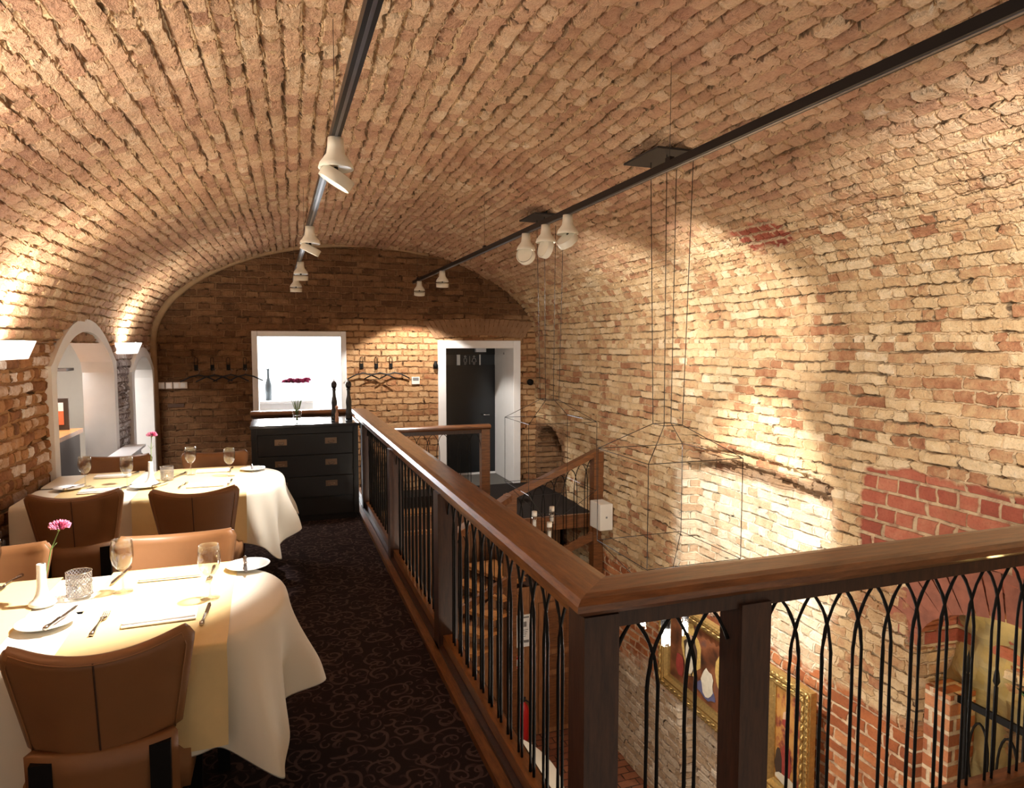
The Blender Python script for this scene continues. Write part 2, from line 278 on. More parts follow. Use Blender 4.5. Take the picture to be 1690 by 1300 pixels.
def mat_brick_simple(name, stops, mortar, bw, rh, ms):
    m, nt, b = newmat(name); uv = nd(nt, 'ShaderNodeTexCoord').outputs['UV']
    c, h = bricks(nt, uv, stops, mortar, bw=bw, rh=rh, ms=ms, wob=.004, fine=.003, rough=.3, crev=0, squash=1)
    nt.links.new(c, b.inputs['Base Color']); b.inputs['Roughness'].default_value = .8; bump(nt, h, .8, .01, b); return m
M = dict(
    pier=mat_brick_simple('orange_pier_brick', ORANGE, (.66, .52, .34), .26, .092, .016),
        vault=mat_vault(), right=mat_right(), end=mat_end(), left=mat_left(), carpet=mat_carpet(), tiles=mat_tiles(),
    plaster=simple('white_plaster', (.88, .87, .85), .8, nscale=8, namt=.06, bmp=.25), cream=simple('cream_plaster', (.78, .70, .56), .8, nscale=6, namt=.08, bmp=.3),
    whitewall=simple('white_paint', (.85, .85, .84), .7, namt=.03), beige=simple('beige_mortar', (.36, .23, .12), .9, nscale=12, namt=.3, bmp=.5),
    rail=mat_wood('red_brown_varnished_wood', (.075, .026, .009), (.31, .125, .036), .3, (6, .8, 6), .45),
    railx=mat_wood('red_brown_varnished_wood_cross', (.065, .022, .008), (.25, .095, .030), .36, (.8, 6, 6), .4),  # cross-grain copy, colour darkened for the shade on the crossing rail
    post=mat_wood('dark_brown_varnished_wood', (.022, .009, .005), (.075, .030, .014), .5, (7, 7, .9), .08),
    panel=mat_wood('oak_panelling', (.16, .062, .022), (.36, .165, .065), .4, (5, 5, .8), .2, planks=.21),
    tread=mat_wood('orange_wood_tread', (.30, .11, .03), (.55, .25, .08), .3, (1, 5, 5), .4),
    darkfloor=simple('dark_floor_covering', (.016, .011, .009), .8, spec=.2, namt=.3), greyfloor=simple('grey_threshold', (.13, .12, .105), .6, namt=.15),
    iron=simple('black_wrought_iron', (.006, .005, .004), .6, 0, spec=.2, nscale=60, bmp=.3), track=simple('black_track_metal', (.004, .004, .005), .35, 0, spec=.3), trackgap=simple('track_conductor', (.25, .25, .28), .3, .9),
    cream_metal=simple('cream_lacquered_metal', (.76, .72, .60), .35, namt=.03), blackmatt=simple('matt_black', (.012, .010, .010), .6),
    leather=simple('tan_leather', (.235, .108, .043), .45, nscale=9, namt=.12, bmp=.12), piping=simple('leather_piping', (.30, .14, .055), .5), seam=simple('dark_stitching', (.05, .02, .01), .7),
    leg=simple('black_stained_leg', (.004, .003, .003), .6, spec=.2), cloth=simple('ivory_tablecloth', (.80, .755, .64), .85, nscale=3, namt=.03, sheen=.2), runner=simple('yellow_runner', (.75, .58, .29), .8, nscale=30, namt=.05),
    napkin=simple('white_napkin', (.83, .80, .77), .85, namt=.02), china=simple('white_china', (.86, .85, .83), .18, namt=.01, coat=.3), steel=simple('polished_steel', (.50, .47, .44), .2, 1.0, namt=.05),
    glass=mat_thin('clear_glass'), water=mat_thin('water', .6), pink=simple('pink_petals', (.78, .22, .36), .6, nscale=60, namt=.5), stem=simple('green_stem', (.16, .27, .08), .6), deeppink=simple('magenta_petals', (.50, .07, .22), .6, nscale=60, namt=.5),
    dresser=simple('charcoal_painted_wood', (.016, .017, .019), .38, namt=.1), brass=simple('aged_brass', (.45, .30, .20), .28, 1.0), drtop=simple('dark_polished_top', (.03, .03, .034), .18, namt=.2, coat=.5),
    mesh=mat_mesh(), wax=simple('white_wax', (.85, .8, .7), .5), flame=emis('candle_flame', (1, .7, .3), 12),
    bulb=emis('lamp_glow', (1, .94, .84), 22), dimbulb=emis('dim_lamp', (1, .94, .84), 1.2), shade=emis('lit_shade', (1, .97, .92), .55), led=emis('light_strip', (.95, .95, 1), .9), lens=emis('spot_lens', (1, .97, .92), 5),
    gold=simple('gilded_moulding', (.55, .38, .14), .35, .85, nscale=45, namt=.4, bmp=.8), doorblack=simple('dark_door_glass', (.008, .010, .012), .25), red=simple('red_paint', (.55, .02, .02), .3), paper=simple('white_paper', (.8, .8, .78), .8, namt=.02), ink=simple('grey_ink', (.18, .18, .18), .8),
    box=simple('beige_enamel', (.72, .68, .60), .5, namt=.02), pepper=simple('black_turned_wood', (.012, .012, .016), .25, coat=.4), pinkwood=simple('pale_turned_wood', (.55, .30, .2), .45, nscale=15, namt=.2), rock=simple('rough_stone', (.42, .34, .16), .9, nscale=6, namt=.5, bmp=1), switch=simple('switch_plastic', (.72, .62, .54), .4, namt=.02),
    bluewhite=simple('white_lacquer', (.75, .76, .80), .35, namt=.05), vouss=simple('red_voussoir', (.30, .10, .055), .8, nscale=14, namt=.55, bmp=.6), vouss2=simple('tan_voussoir', (.30, .165, .08), .85, nscale=9, namt=.5, bmp=.8), picdark=simple('dark_frame', (.05, .03, .02), .5), picgold=simple('painted_gold', (.50, .33, .10), .5, nscale=40, namt=.5), picwhite=simple('painted_white', (.60, .54, .42), .6, nscale=18, namt=.3), picred=simple('painted_red', (.26, .035, .025), .6, nscale=20, namt=.4), picblue=simple('painted_blue', (.09, .09, .17), .6, nscale=20, namt=.4), picskin=simple('painted_skin', (.52, .32, .19), .6), orange=simple('orange_print', (.75, .16, .06), .6), darkbrick=simple('burnt_brick', (.10, .055, .035), .9, nscale=10, namt=.5, bmp=.8), wire=simple('black_wire', (.01, .008, .007), .5),
    leaf=simple('leaf_green', (.03, .10, .03), .6),
)
def mat_painting(name, kind):
    m, nt, b = newmat(name); uv = nd(nt, 'ShaderNodeTexCoord').outputs['UV']
    n = nois(nt, uv, 7, 5, .65); n2 = nois(nt, uv, 3, 3, .5, off=(4, 4, 0))
    if kind == 0: c = ramp(nt, n2, [(.3, (.03, .015, .01)), (.5, (.13, .045, .02)), (.62, (.22, .08, .035)), (.8, (.08, .05, .05))])
    else: c = ramp(nt, mth(nt, 'ADD', mth(nt, 'MULTIPLY', n, .4), mth(nt, 'MULTIPLY', n2, .6)), [(.36, (.05, .02, .015)), (.44, (.25, .06, .03)), (.5, (.42, .20, .05)), (.66, (.50, .27, .08))])
    nt.links.new(c, b.inputs['Base Color']); b.inputs['Roughness'].default_value = .35; return m

# ------------------------------------------------------------------ mesh helpers
class MB:
    def __init__(s): s.v = []; s.f = []; s.uv = []; s.sm = []
    def add(s, vs, fs, uvs=None, smooth=False):
        n = len(s.v); s.v += [tuple(v) for v in vs]
        for i, f in enumerate(fs):
            s.f.append(tuple(n + k for k in f)); s.uv.append(uvs[i] if uvs else None); s.sm.append(smooth)
        return s
    def box(s, x0, x1, y0, y1, z0, z1, bev=0):
        if bev:
            bm = bmesh.new(); bmesh.ops.create_cube(bm, size=1)
            for v in bm.verts: v.co = ((x0 + x1) / 2 + v.co.x * (x1 - x0), (y0 + y1) / 2 + v.co.y * (y1 - y0), (z0 + z1) / 2 + v.co.z * (z1 - z0))
            bmesh.ops.bevel(bm, geom=bm.edges[:], offset=bev, segments=2, affect='EDGES', profile=.5)
            bm.verts.index_update(); s.add([v.co[:] for v in bm.verts], [[v.index for v in f.verts] for f in bm.faces]); bm.free(); return s
        vs = [(x, y, z) for z in (z0, z1) for y in (y0, y1) for x in (x0, x1)]
        return s.add(vs, [(0, 2, 3, 1), (4, 5, 7, 6), (0, 1, 5, 4), (2, 6, 7, 3), (0, 4, 6, 2), (1, 3, 7, 5)])
    def tube(s, pts, r, n=8, cap=True, smooth=True, closed=False):
        pts = [Vector(p) for p in pts]; N = len(pts); R = r if isinstance(r, (list, tuple)) else [r] * N
        vs = []; up = Vector((0, 0, 1)); u = None
        for i, p in enumerate(pts):
            if closed: t = (pts[(i + 1) % N] - pts[i - 1])
            else: t = (pts[min(i + 1, N - 1)] - pts[max(i - 1, 0)])
            t = t.normalized() if t.length > 1e-9 else Vector((0, 0, 1))
            if u is None: u = t.cross(up if abs(t.z) < .9 else Vector((1, 0, 0))).normalized()
            else: u = (u - t * u.dot(t)).normalized()
            w = t.cross(u)
            for k in range(n):
                a = 2 * PI * k / n; vs.append(p + (u * math.cos(a) + w * math.sin(a)) * R[i])
        fs = [(i * n + k, i * n + (k + 1) % n, (i + 1) * n + (k + 1) % n, (i + 1) * n + k) for i in range(N - 1) for k in range(n)]
        if closed: fs += [((N - 1) * n + k, (N - 1) * n + (k + 1) % n, (k + 1) % n, k) for k in range(n)]
        elif cap: fs += [tuple(range(n - 1, -1, -1)), tuple((N - 1) * n + k for k in range(n))]
        return s.add(vs, fs, smooth=smooth)
    def cyl(s, p, r, h, n=20, r2=None, smooth=True):
        return s.tube([p, (p[0], p[1], p[2] + h)], [r, r if r2 is None else r2], n, smooth=smooth)
    def lathe(s, prof, c=(0, 0, 0), n=24, uvs=False, close=False):
        vs = []; fs = []; us = []
        for r, z in prof:
            for k in range(n): a = 2 * PI * k / n; vs.append((c[0] + r * math.cos(a), c[1] + r * math.sin(a), c[2] + z))
        for i in range(len(prof) - 1):
            for k in range(n):
                fs.append((i * n + k, i * n + (k + 1) % n, (i + 1) * n + (k + 1) % n, (i + 1) * n + k))
                us.append([(k * .5, i * .5), (k * .5 + .5, i * .5), (k * .5 + .5, i * .5 + .5), (k * .5, i * .5 + .5)])
        return s.add(vs, fs, us if uvs else None, smooth=True)
    def prism(s, poly, d0, d1, axis='y'):
        n = len(poly)
        def P(a, b, d): return {'y': (a, d, b), 'x': (d, a, b), 'z': (a, b, d)}[axis]
        vs = [P(a, b, d0) for a, b in poly] + [P(a, b, d1) for a, b in poly]
        return s.add(vs, [tuple(range(n)), tuple(range(2 * n - 1, n - 1, -1))] + [(i, (i + 1) % n, n + (i + 1) % n, n + i) for i in range(n)])
    def grid(s, fn, nu, nv, smooth=True, uvfn=None, skip=None):
        vs = [fn(i / nu, j / nv) for j in range(nv + 1) for i in range(nu + 1)]; fs = []; us = []
        for j in range(nv):
            for i in range(nu):
                if skip and skip((i + .5) / nu, (j + .5) / nv): continue
                fs.append((j * (nu + 1) + i, j * (nu + 1) + i + 1, (j + 1) * (nu + 1) + i + 1, (j + 1) * (nu + 1) + i))
                if uvfn: us.append([uvfn(a / nu, b / nv) for a, b in ((i, j), (i + 1, j), (i + 1, j + 1), (i, j + 1))])
        return s.add(vs, fs, us if uvfn else None, smooth)
    def build(s, name, mat, parent=None, loc=None, rot=None):
        me = bpy.data.meshes.new(name); me.from_pydata(s.v, [], s.f)
        if any(u for u in s.uv):
            L = me.uv_layers.new(name='UVMap'); k = 0
            for pi, p in enumerate(me.polygons):
                for q, li in enumerate(p.loop_indices):
                    if s.uv[pi]: L.data[li].uv = s.uv[pi][q]
        me.polygons.foreach_set('use_smooth', s.sm); me.materials.append(mat); me.update()
        o = bpy.data.objects.new(name, me); COL.objects.link(o)
        if parent: o.parent = parent
        if loc is not None: o.location = loc
        if rot is not None: o.rotation_euler = rot
        return o
def fixn(o):
    bm = bmesh.new(); bm.from_mesh(o.data); bmesh.ops.recalc_face_normals(bm, faces=bm.faces[:]); bm.to_mesh(o.data); bm.free(); return o
def tag(o, label=None, cat=None, group=None, kind=None):
    if label: o['label'] = label
    if cat: o['category'] = cat
    if group: o['group'] = group
    if kind: o['kind'] = kind
    return o
def empty(name, loc=(0, 0, 0), rz=0, label=None, cat=None, group=None):
    o = bpy.data.objects.new(name, None); o.empty_display_size = .05; COL.objects.link(o); o.location = loc; o.rotation_euler = (0, 0, rz)
    return tag(o, label, cat, group)
def copy_tree(o, loc=None, rz=None, label=None, group=None, parent=None):
    c = o.copy(); COL.objects.link(c); c.parent = parent
    for ch in [x for x in COL.objects if x.parent == o]: copy_tree(ch, parent=c)
    if loc is not None: c.location = loc
    if rz is not None: c.rotation_euler.z = rz
    if label: c['label'] = label
    if group: c['group'] = group
    return c
def struct(o): o['kind'] = 'structure'; return o
def solidify(o, t, off=-1):
    md = o.modifiers.new('thickness', 'SOLIDIFY'); md.thickness = t; md.offset = off; return o
def bevel(o, w=.003, seg=2):
    md = o.modifiers.new('bevel', 'BEVEL'); md.width = w; md.segments = seg; md.limit_method = 'ANGLE'; return o

# ------------------------------------------------------------------ setting: walls and vault
def recess(y, z):
    d = 0.0
    # bricked up arch
    top = .62 + .10 * math.sin(max(0, min(1, (y - 3.65) / 1.8)) * PI)
    if 3.65 < y < 5.45 and z < top: d = .13
    if 3.65 < y < 5.30 and top <= z < top + .12: d = .05
    # low arch by the end wall
    if 8.30 < y < 9.25 and z < .12 + .46 * math.sqrt(max(0, 1 - ((y - 8.8) / .52) ** 2)): d = .38
    # arch with gate
    if 1.75 < y < 2.95 and z < -.06 + .34 * math.sqrt(max(0, 1 - ((y - 2.36) / .62) ** 2)): d = .30
    n = noise.noise(Vector((y * 1.5, z * 1.5, 3))) * .035 + noise.noise(Vector((y * 6, z * 9, 1))) * .012
    return d + n * (1 if d < .5 else 1)
def wall_right():
    ny, nz = 560, 260; y0, y1 = -.6, YE + .05
    def fn(a, b):
        y = y0 + (y1 - y0) * a; z = ZLOW + (ZS - ZLOW) * b
        k = min(1, (ZS - z) / .3)
        return (XR + recess(y, z) * k, y, z)
    def uv(a, b):
        p = fn(a, b); return (p[1] + (p[0] - XR) * .8, p[2] + 10)
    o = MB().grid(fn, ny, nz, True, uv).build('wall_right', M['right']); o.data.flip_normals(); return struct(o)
wall_right()
def vault():
    ny, na = 600, 380; y0, y1 = -.6, YE + .05; arc = [0]; pts = []
    for i in range(na + 1):
        t = PI * i / na; pts.append((CX + AX * math.cos(t), ZS + RISE * math.sin(t)))
        if i: arc.append(arc[-1] + math.dist(pts[-1], pts[-2]))
    def fn(a, b):
        i = round(b * na); x, z = pts[i]; y = y0 + (y1 - y0) * a
        n = (noise.noise(Vector((x * 1.2, y * 1.2, 7))) * .04 + noise.noise(Vector((x * 7, y * 5, 2))) * .012) * min(1, math.sin(PI * b) * 5)
        t = PI * b; return (XR + (x - math.cos(t) * n - XR) * (XR - xl(y)) / (XR - XL), y, z - math.sin(t) * n)
    def uv(a, b): return (y0 + (y1 - y0) * a, ZS + 10 + arc[round(b * na)])
    o = MB().grid(fn, ny, na, True, uv).build('ceiling', M['vault']); o.data.flip_normals(); return struct(o)
vault()
N1 = (5.72, 7.48, 1.53, 1.90); N2 = (8.12, 9.22, 1.40, 1.66)     # y0, y1, spring, apex
def arch_z(N, y, infl=0):
    y0, y1, zs, za = N; c = (y0 + y1) / 2; h = (y1 - y0) / 2 + infl; t = abs(y - c) / h
    if t >= 1: return -9
    return zs + (za - zs + infl) * (1 - t ** 2.1) + 0
def wall_left():
    y0, y1 = -.6, YE + .05
    def fn(a, b): 
        y = y0 + (y1 - y0) * a; z = -.05 + (ZS + .05) * b
        n = noise.noise(Vector((y * 5, z * 7, 4))) * .015
        return (xl(y) - n * min(1, (ZS - z) * 5), y, z)
    def skip(a, b):
        y = y0 + (y1 - y0) * a; z = -.05 + (ZS + .05) * b
        return any(z < arch_z(N, y) - .02 for N in (N1, N2))
    return struct(MB().grid(fn, 500, 100, True, lambda a, b: (y0 + (y1 - y0) * a, fn(a, b)[2] + 5), skip).build('wall_left', M['left']))
wall_left()
# part of the vault behind pointed frames is met by the frame itself
DOORW = (-.28, .89, 1.885); DOORD = (2.13, 3.34, 1.77)
def wall_end():
    xs = sorted(set([XL - .1 + k * .1 for k in range(54)] + [-.21, .82, 2.24, 3.27])); zs = sorted(set([ZLOW + k * .1 for k in range(62)] + [-.3, 1.815, 1.66]))
    mb = MB(); W = len(xs)
    vs = [(x, YE, z) for z in zs for x in xs]; fs = []; us = []
    for j in range(len(zs) - 1):
        for i in range(W - 1):
            cx, cz = (xs[i] + xs[i + 1]) / 2, (zs[j] + zs[j + 1]) / 2
            if (-.21 < cx < .82 and -.3 < cz < 1.815) or (2.24 < cx < 3.27 and -.3 < cz < 1.66): continue
            f = (j * W + i, j * W + i + 1, (j + 1) * W + i + 1, (j + 1) * W + i); fs.append(f); us.append([(vs[k][0] + 3, vs[k][2] + 4) for k in f])
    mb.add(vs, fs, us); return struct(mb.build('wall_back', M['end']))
wall_end()
struct(MB().box(XL - .4, .80, -.6, 7.75, -.28, 0).box(XL - .4, -.3, 7.75, YE, -.28, 0).build('floor', M['carpet']))
struct(MB().box(XL - .4, XR + .9, -.6, YE + .1, ZLOW - .1, ZLOW).build('floor.001', M['tiles']))
struct(MB().box(-.3, 2.62, 8.85, YE, ZLAND - .14, ZLAND).box(2.62, XR, 7.33, YE, ZLAND - .14, ZLAND).build('floor.002', M['darkfloor']))
struct(MB().box(XL - .45, XL - .4, -.6, YE, ZLOW, -.28).build('wall_left.001', M['beige']))
struct(MB().box(.86, 2.42, 8.3, 8.36, ZLOW, -.66).build('wall_back.001', M['panel']))
# wooden landing edge board and steps of the upper flight
# plaster rim of the vault at the end wall
mb = MB(); pts = []
for i in range(0, 33):
    t = PI - PI * .62 * i / 32; pts.append((CX + (AX - .02) * math.cos(t), YE - .04, ZS + (RISE - .01) * math.sin(t)))
pts = [(XL + .03, YE - .04, .2)] + pts
mb.tube(pts, [.055 - .03 * i / len(pts) for i in range(len(pts))], 8); struct(mb.build('trim_1', M['beige']))

# door openings on the end wall
def portal(name, x0, x1, zt, w, zb, depth):
    mb = MB()
    mb.box(x0, x0 + w, YE - .04, YE + depth, zb, zt); mb.box(x1 - w, x1, YE - .04, YE + depth, zb, zt); mb.box(x0 + w, x1 - w, YE - .04, YE + depth, zt - w, zt)
    return struct(bevel(mb.build(name, M['plaster']), .008))
portal('trim_2', -.28, .89, 1.885, .07, ZLAND, .35)
portal('trim_3', 2.13, 3.34, 1.77, .11, ZLAND, .90)
struct(MB().box(2.24, 3.27, YE, 10.35, ZLAND - .1, ZLAND).build('floor.003', M['greyfloor']))
# dark glazed door
d = struct(MB().box(2.20, 3.25, 10.14, 10.18, ZLAND + .02, 1.40).box(2.20, 3.25, 10.14, 10.18, 1.56, 1.72).build('door_1', M['doorblack']))
MB().box(2.2, 3.25, 10.155, 10.165, 1.40, 1.56).build('door_glass', simple('smoky_glass', (.03, .035, .04), .1), d)
MB().box(2.62, 2.67, 10.135, 10.15, 1.40, 1.56).box(2.98, 2.995, 10.135, 10.15, 1.40, 1.56).build('glazing_bar', M['paper'], d)
MB().tube([(3.12, 10.14, .63), (3.12, 10.08, .63), (3.02, 10.08, .63)], .009).build('door_handle', M['steel'], d)
mb = MB()
for cx, sk in ((2.75, 0), (2.89, 1)):
    mb.tube([(cx + .013 * math.cos(a), 10.13, 1.53 + .013 * math.sin(a)) for a in [k * PI / 6 for k in range(12)]], .0022, 5, closed=True)
    pts = [(cx - .02, 1.50), (cx + .02, 1.50), (cx + .02 + sk * .016, 1.45), (cx + .01, 1.45), (cx + .01, 1.41), (cx - .01, 1.41), (cx - .01, 1.45), (cx - .02 - sk * .016, 1.45)]
    mb.tube([(a, 10.13, b) for a, b in pts], .0022, 5, closed=True)
mb.tube([(2.82, 10.13, 1.54), (2.82, 10.13, 1.41)], .002, 5); mb.build('washroom_symbols', M['paper'], d)
MB().box(2.9, 3.06, 10.05, 10.12, 1.60, 1.655).build('door_closer', M['bluewhite'], d)
struct(MB().box(2.2, 3.3, 10.13, 10.14, ZLAND, ZLAND + .03).build('trim_4', M['paper']))
mb = MB().box(3.235, 3.268, 9.66, 9.74, 1.55, 1.61, .004); o = mb.build('wall_sensor', M['paper']); tag(o, 'small white sensor box high on the white door reveal', 'sensor')
MB().box(3.228, 3.236, 9.685, 9.715, 1.565, 1.595).build('sensor_eye', M['ink'], o)
# white room behind the window opening
mb = MB().box(-1.5, 1.6, 12.0, 12.1, ZLAND, 2.6).box(-1.6, -1.5, YE + .35, 12.1, ZLAND, 2.6).box(1.6, 1.7, YE + .35, 12.1, ZLAND, 2.6).box(-1.6, 1.7, YE + .35, 12.1, 2.5, 2.6)
struct(mb.build('wall_back.003', M['whitewall']))
struct(MB().box(-1.6, 1.7, YE, 12.1, ZLAND - .1, ZLAND).build('floor.004', M['whitewall']))
d2 = struct(MB().box(-.10, .62, 11.94, 11.99, ZLAND, 2.0).build('door_2', M['whitewall']))
MB().box(-.18, -.10, 11.92, 12.0, ZLAND, 2.08).box(.62, .70, 11.92, 12.0, ZLAND, 2.08).box(-.18, .7, 11.92, 12.0, 2.0, 2.08).build('door_frame', M['plaster'], d2)
MB().box(.02, .5, 11.925, 11.94, .1, .8).box(.02, .5, 11.925, 11.94, .95, 1.85).build('door_panel', M['bluewhite'], d2)
MB().tube([(-.03, 11.93, .75), (-.03, 11.86, .75), (.09, 11.86, .75)], .012).build('door_handle', M['steel'], d2)

# left side openings: white surrounds, side room
def surround(name, N):
    mb = MB(); w = .085; n = 40; y0, y1, zs, za = N
    def outline(inset):
        P = [(y0 + inset, 0)]
        for i in range(n + 1):
            y = y0 + inset + (y1 - y0 - 2 * inset) * i / n; P.append((y, max(zs - .0, arch_z(N, y, 0)) - inset * 1.0 if 0 < i < n else zs - inset))
        P.append((y1 - inset, 0)); return P
    O, I = outline(-.02), outline(w)
    for k in range(len(O) - 1):
        (a, b), (c, d), (e, f), (g, h) = O[k], O[k + 1], I[k + 1], I[k]
        vs = [(xl(p) + x, p, q) for x in (.045, -.22) for p, q in ((a, b), (c, d), (e, f), (g, h))]
        mb.add(vs, [(0, 1, 2, 3), (7, 6, 5, 4), (0, 4, 5, 1), (1, 5, 6, 2), (2, 6, 7, 3), (3, 7, 4, 0)])
    return struct(fixn(mb.build(name, M['plaster'])))
surround('trim_5', N1); surround('trim_6', N2)
mb = MB().box(-3.6, XL - .2, 10.6, 10.7, 0, 2.4).box(-3.7, -3.6, 3.6, 10.7, 0, 2.4).box(-3.7, XL - .2, 3.6, 3.7, 0, 2.4).box(-3.7, XL - .2, 3.6, 10.7, 2.3, 2.4).box(XL - .26, XL - .2, YE, 10.7, 0, 2.4)
struct(mb.build('wall_left.002', simple('side_room_cream', (.80, .74, .66), .8, namt=.03)))
struct(MB().box(-3.7, XL - .4, 3.6, 10.7, -.1, 0).build('floor.005', M['darkfloor']))
# ------------------------------------------------------------------ wrought iron arches
def arch_pts(c, p, z0, z1, half, n=10, side=1):
    out = []
    for i in range(n + 1):
        t = i / n
        # pointed arch: curve leaving the apex at 45 degrees and ending in the upright leg
        out.append((c + side * half * (1 - (1 - t) ** 2), z1 - (2 * t * (1 - t) * half * 1.1 + t * t * .25)))
    zc = out[-1][1]; m = 5
    for i in range(1, m + 1): out.append((c + side * half, zc + (z0 - zc) * i / m))
    return out
def iron_arch(to3, c, pitch, z0, z1, parent, r=.0058, slope=0, lim=None):
    mb = MB(); half = pitch * .64
    rng = random.Random(int(c * 1000))
    for s in (1, -1):
        pts = arch_pts(c, pitch, z0, z1, half, side=s)
        P = []
        for i, (a, z) in enumerate(pts):
            if lim and not lim[0] < a < lim[1]: break
            w = .0016
            P.append(to3(a + rng.uniform(-w, w), z + slope * (a - c)))
        if len(P) < 2: continue
        rr = [r * rng.uniform(.85, 1.18) for _ in P]
        mb.tube(P, rr, 6)
    return mb.build('baluster', M['iron'], parent)

# main balustrade along the walkway
bal = empty('balustrade', (.87, 4.2, 0), label='long varnished wooden balustrade with black iron gothic arches along the carpeted walkway', cat='balustrade')
XB = .865
def local(par):
    return lambda mb: [setattr(mb, 'v', [(x - par.location.x, y - par.location.y, z - par.location.z) for x, y, z in mb.v]), mb][1]
L = local(bal)
def handrail_prof(w=.19, z1=1.0, t=.055):
    h = w / 2; b = .018
    return [(-h, z1 - t + b), (-h, z1 - b), (-h + b, z1 - .004), (-h * .5, z1), (h * .5, z1), (h - b, z1 - .004), (h, z1 - b), (h, z1 - t + b), (h - b * 1.2, z1 - t), (h - .045, z1 - t - .012), (-h + .045, z1 - t - .012), (-h + b * 1.2, z1 - t)]
def sweep(mb, prof, ends):
    """prof: (offset, z); ends: two (p, n) plan points with mitre normals"""
    vs = []
    for (px, py), (nx, ny) in ends:
        for o, z in prof: vs.append((px + nx * o, py + ny * o, z))
    n = len(prof)
    return mb.add(vs, [(i, (i + 1) % n, n + (i + 1) % n, n + i) for i in range(n)] + [tuple(range(n - 1, -1, -1)), tuple(range(n, 2 * n))])
YN = 1.765
o = sweep(MB(), handrail_prof(), [((XB, YN), (1, 1)), ((XB, 7.72), (1, 0))]); fixn(L(o).build('handrail', M['rail'], bal))
o = MB().box(XB - .04, XB + .04, YN, 7.7, .895, .94); L(o).build('sub_rail', M['rail'], bal)
POSTY = [3.62, 5.28, 7.02]
for y in POSTY:
    L(MB().box(XB - .055, XB + .055, y - .055, y + .055, .0, .90)).build('post', M['post'], bal)
L(MB().box(XB - .03, XB + .03, YN, 7.7, .06, .115)).build('bottom_rail', M['rail'], bal)
L(MB().box(XB - .10, XB - .055, YN - .1, 7.7, -.02, .035)).build('base_board', M['rail'], bal)
L(MB().box(XB - .055, XB + .07, YN - .1, 7.7, -.30, .055)).build('edge_beam', M['post'], bal)
edges = [YN + .06] + POSTY + [7.7]
for a, b in zip(edges[:-1], edges[1:]):
    a += .055; b -= .055; n = round((b - a) / .125); p = (b - a) / n
    for k in range(n):
        o = iron_arch(lambda q, z: (0, q - 4.2, z), a + p * (k + .5), p, .11, .895, bal, lim=(a, b)); o.location.x = XB - .87
# crossing balustrade in the foreground
bal2 = empty('balustrade', (1.9, YN, 0), label='nearest wooden balustrade crossing the right foreground, with thick dark posts and iron gothic arches', cat='balustrade')
L2 = local(bal2)
o = sweep(MB(), handrail_prof(), [((XB, YN), (1, 1)), ((3.55, YN), (0, 1))]); fixn(L2(o).build('handrail', M['railx'], bal2))
L2(MB().box(XB, 3.55, YN - .04, YN + .04, .885, .94)).build('sub_rail', M['post'], bal2)
for x in (XB, 1.40, 3.0):
    L2(MB().box(x - .055, x + .055, YN - .055, YN + .055, -.30, .93 if x == XB else .90)).build('post', M['post'], bal2)
L2(MB().box(XB, 3.55, YN - .03, YN + .03, .0, .05)).build('bottom_rail', M['railx'], bal2)
L2(MB().box(XB, 3.58, YN - .08, YN + .07, -.30, -.005)).build('edge_beam', M['post'], bal2)
for a, b, n in ((XB + .065, 1.335, 3), (1.465, 2.935, 11), (3.065, 3.55, 4)):
    p = (b - a) / n
    for k in range(n): iron_arch(lambda q, z: (q - 1.9, 0, z), a + p * (k + .5), p, .045, .885, bal2, lim=(a, b))
# short rail behind the dresser
bal3 = empty('balustrade', (.3, 7.75, 0), label='short red-brown wooden rail behind the charcoal dresser', cat='balustrade')
L3 = local(bal3)
fixn(L3(sweep(MB(), handrail_prof(.14), [((-.26, 7.75), (0, 1)), ((.80, 7.75), (0, 1))])).build('handrail', M['railx'], bal3))
L3(MB().box(-.24, .8, 7.72, 7.78, .87, .94)).build('sub_rail', M['post'], bal3)
for x in (-.2, .28): L3(MB().box(x - .045, x + .045, 7.705, 7.795, 0, .9)).build('post', M['post'], bal3)
for k in range(4): iron_arch(lambda q, z: (q - .3, 0, z), -.10 + k * .09, .09, .05, .88, bal3)

# ------------------------------------------------------------------ dresser
dr = empty('dresser', (.26, 7.1, 0), label='charcoal chest of drawers with recessed brass pulls standing at the end of the walkway', cat='dresser')
W2, D0, D1, HT = .49, -.33, .33, .95
bevel(MB().box(-W2, W2, D0 + .02, D1, .06, HT - .03).box(-W2, -W2 + .05, D0, D0 + .02, .06, HT - .03).box(W2 - .05, W2, D0, D0 + .02, .06, HT - .03).box(-W2 + .05, W2 - .05, D0, D0 + .02, HT - .09, HT - .03).build('body', M['dresser'], dr), .002)
bevel(MB().box(-W2 - .01, W2 + .01, D0 - .015, D1, HT - .03, HT).build('dresser_top', M['drtop'], dr), .004)
MB().box(-W2 + .02, W2 - .02, D0 + .04, D1 - .02, 0, .06).build('plinth', M['dresser'], dr)
for k, (a, b) in enumerate(((.655, .855), (.445, .65), (.24, .44))):
    q = bevel(MB().box(-W2 + .055, W2 - .055, D0 + .003, D0 + .03, a, b).build('drawer', M['dresser'], dr), .003)
    for x in (-.23, .23):
        zc = (a + b) / 2 + .03; MB().box(x - .055, x + .055, D0 - .004, D0 + .002, zc - .028, zc + .028).build('drawer_pull', M['brass'], q)
        MB().tube([(x + .028 * math.cos(t), D0 - .012, zc - .002 - .018 * math.sin(t)) for t in [PI * i / 8 for i in range(9)]], .004, 6).tube([(x - .03, D0 - .012, zc), (x + .03, D0 - .012, zc)], .003, 6).build('pull_ring', M['steel'], q)

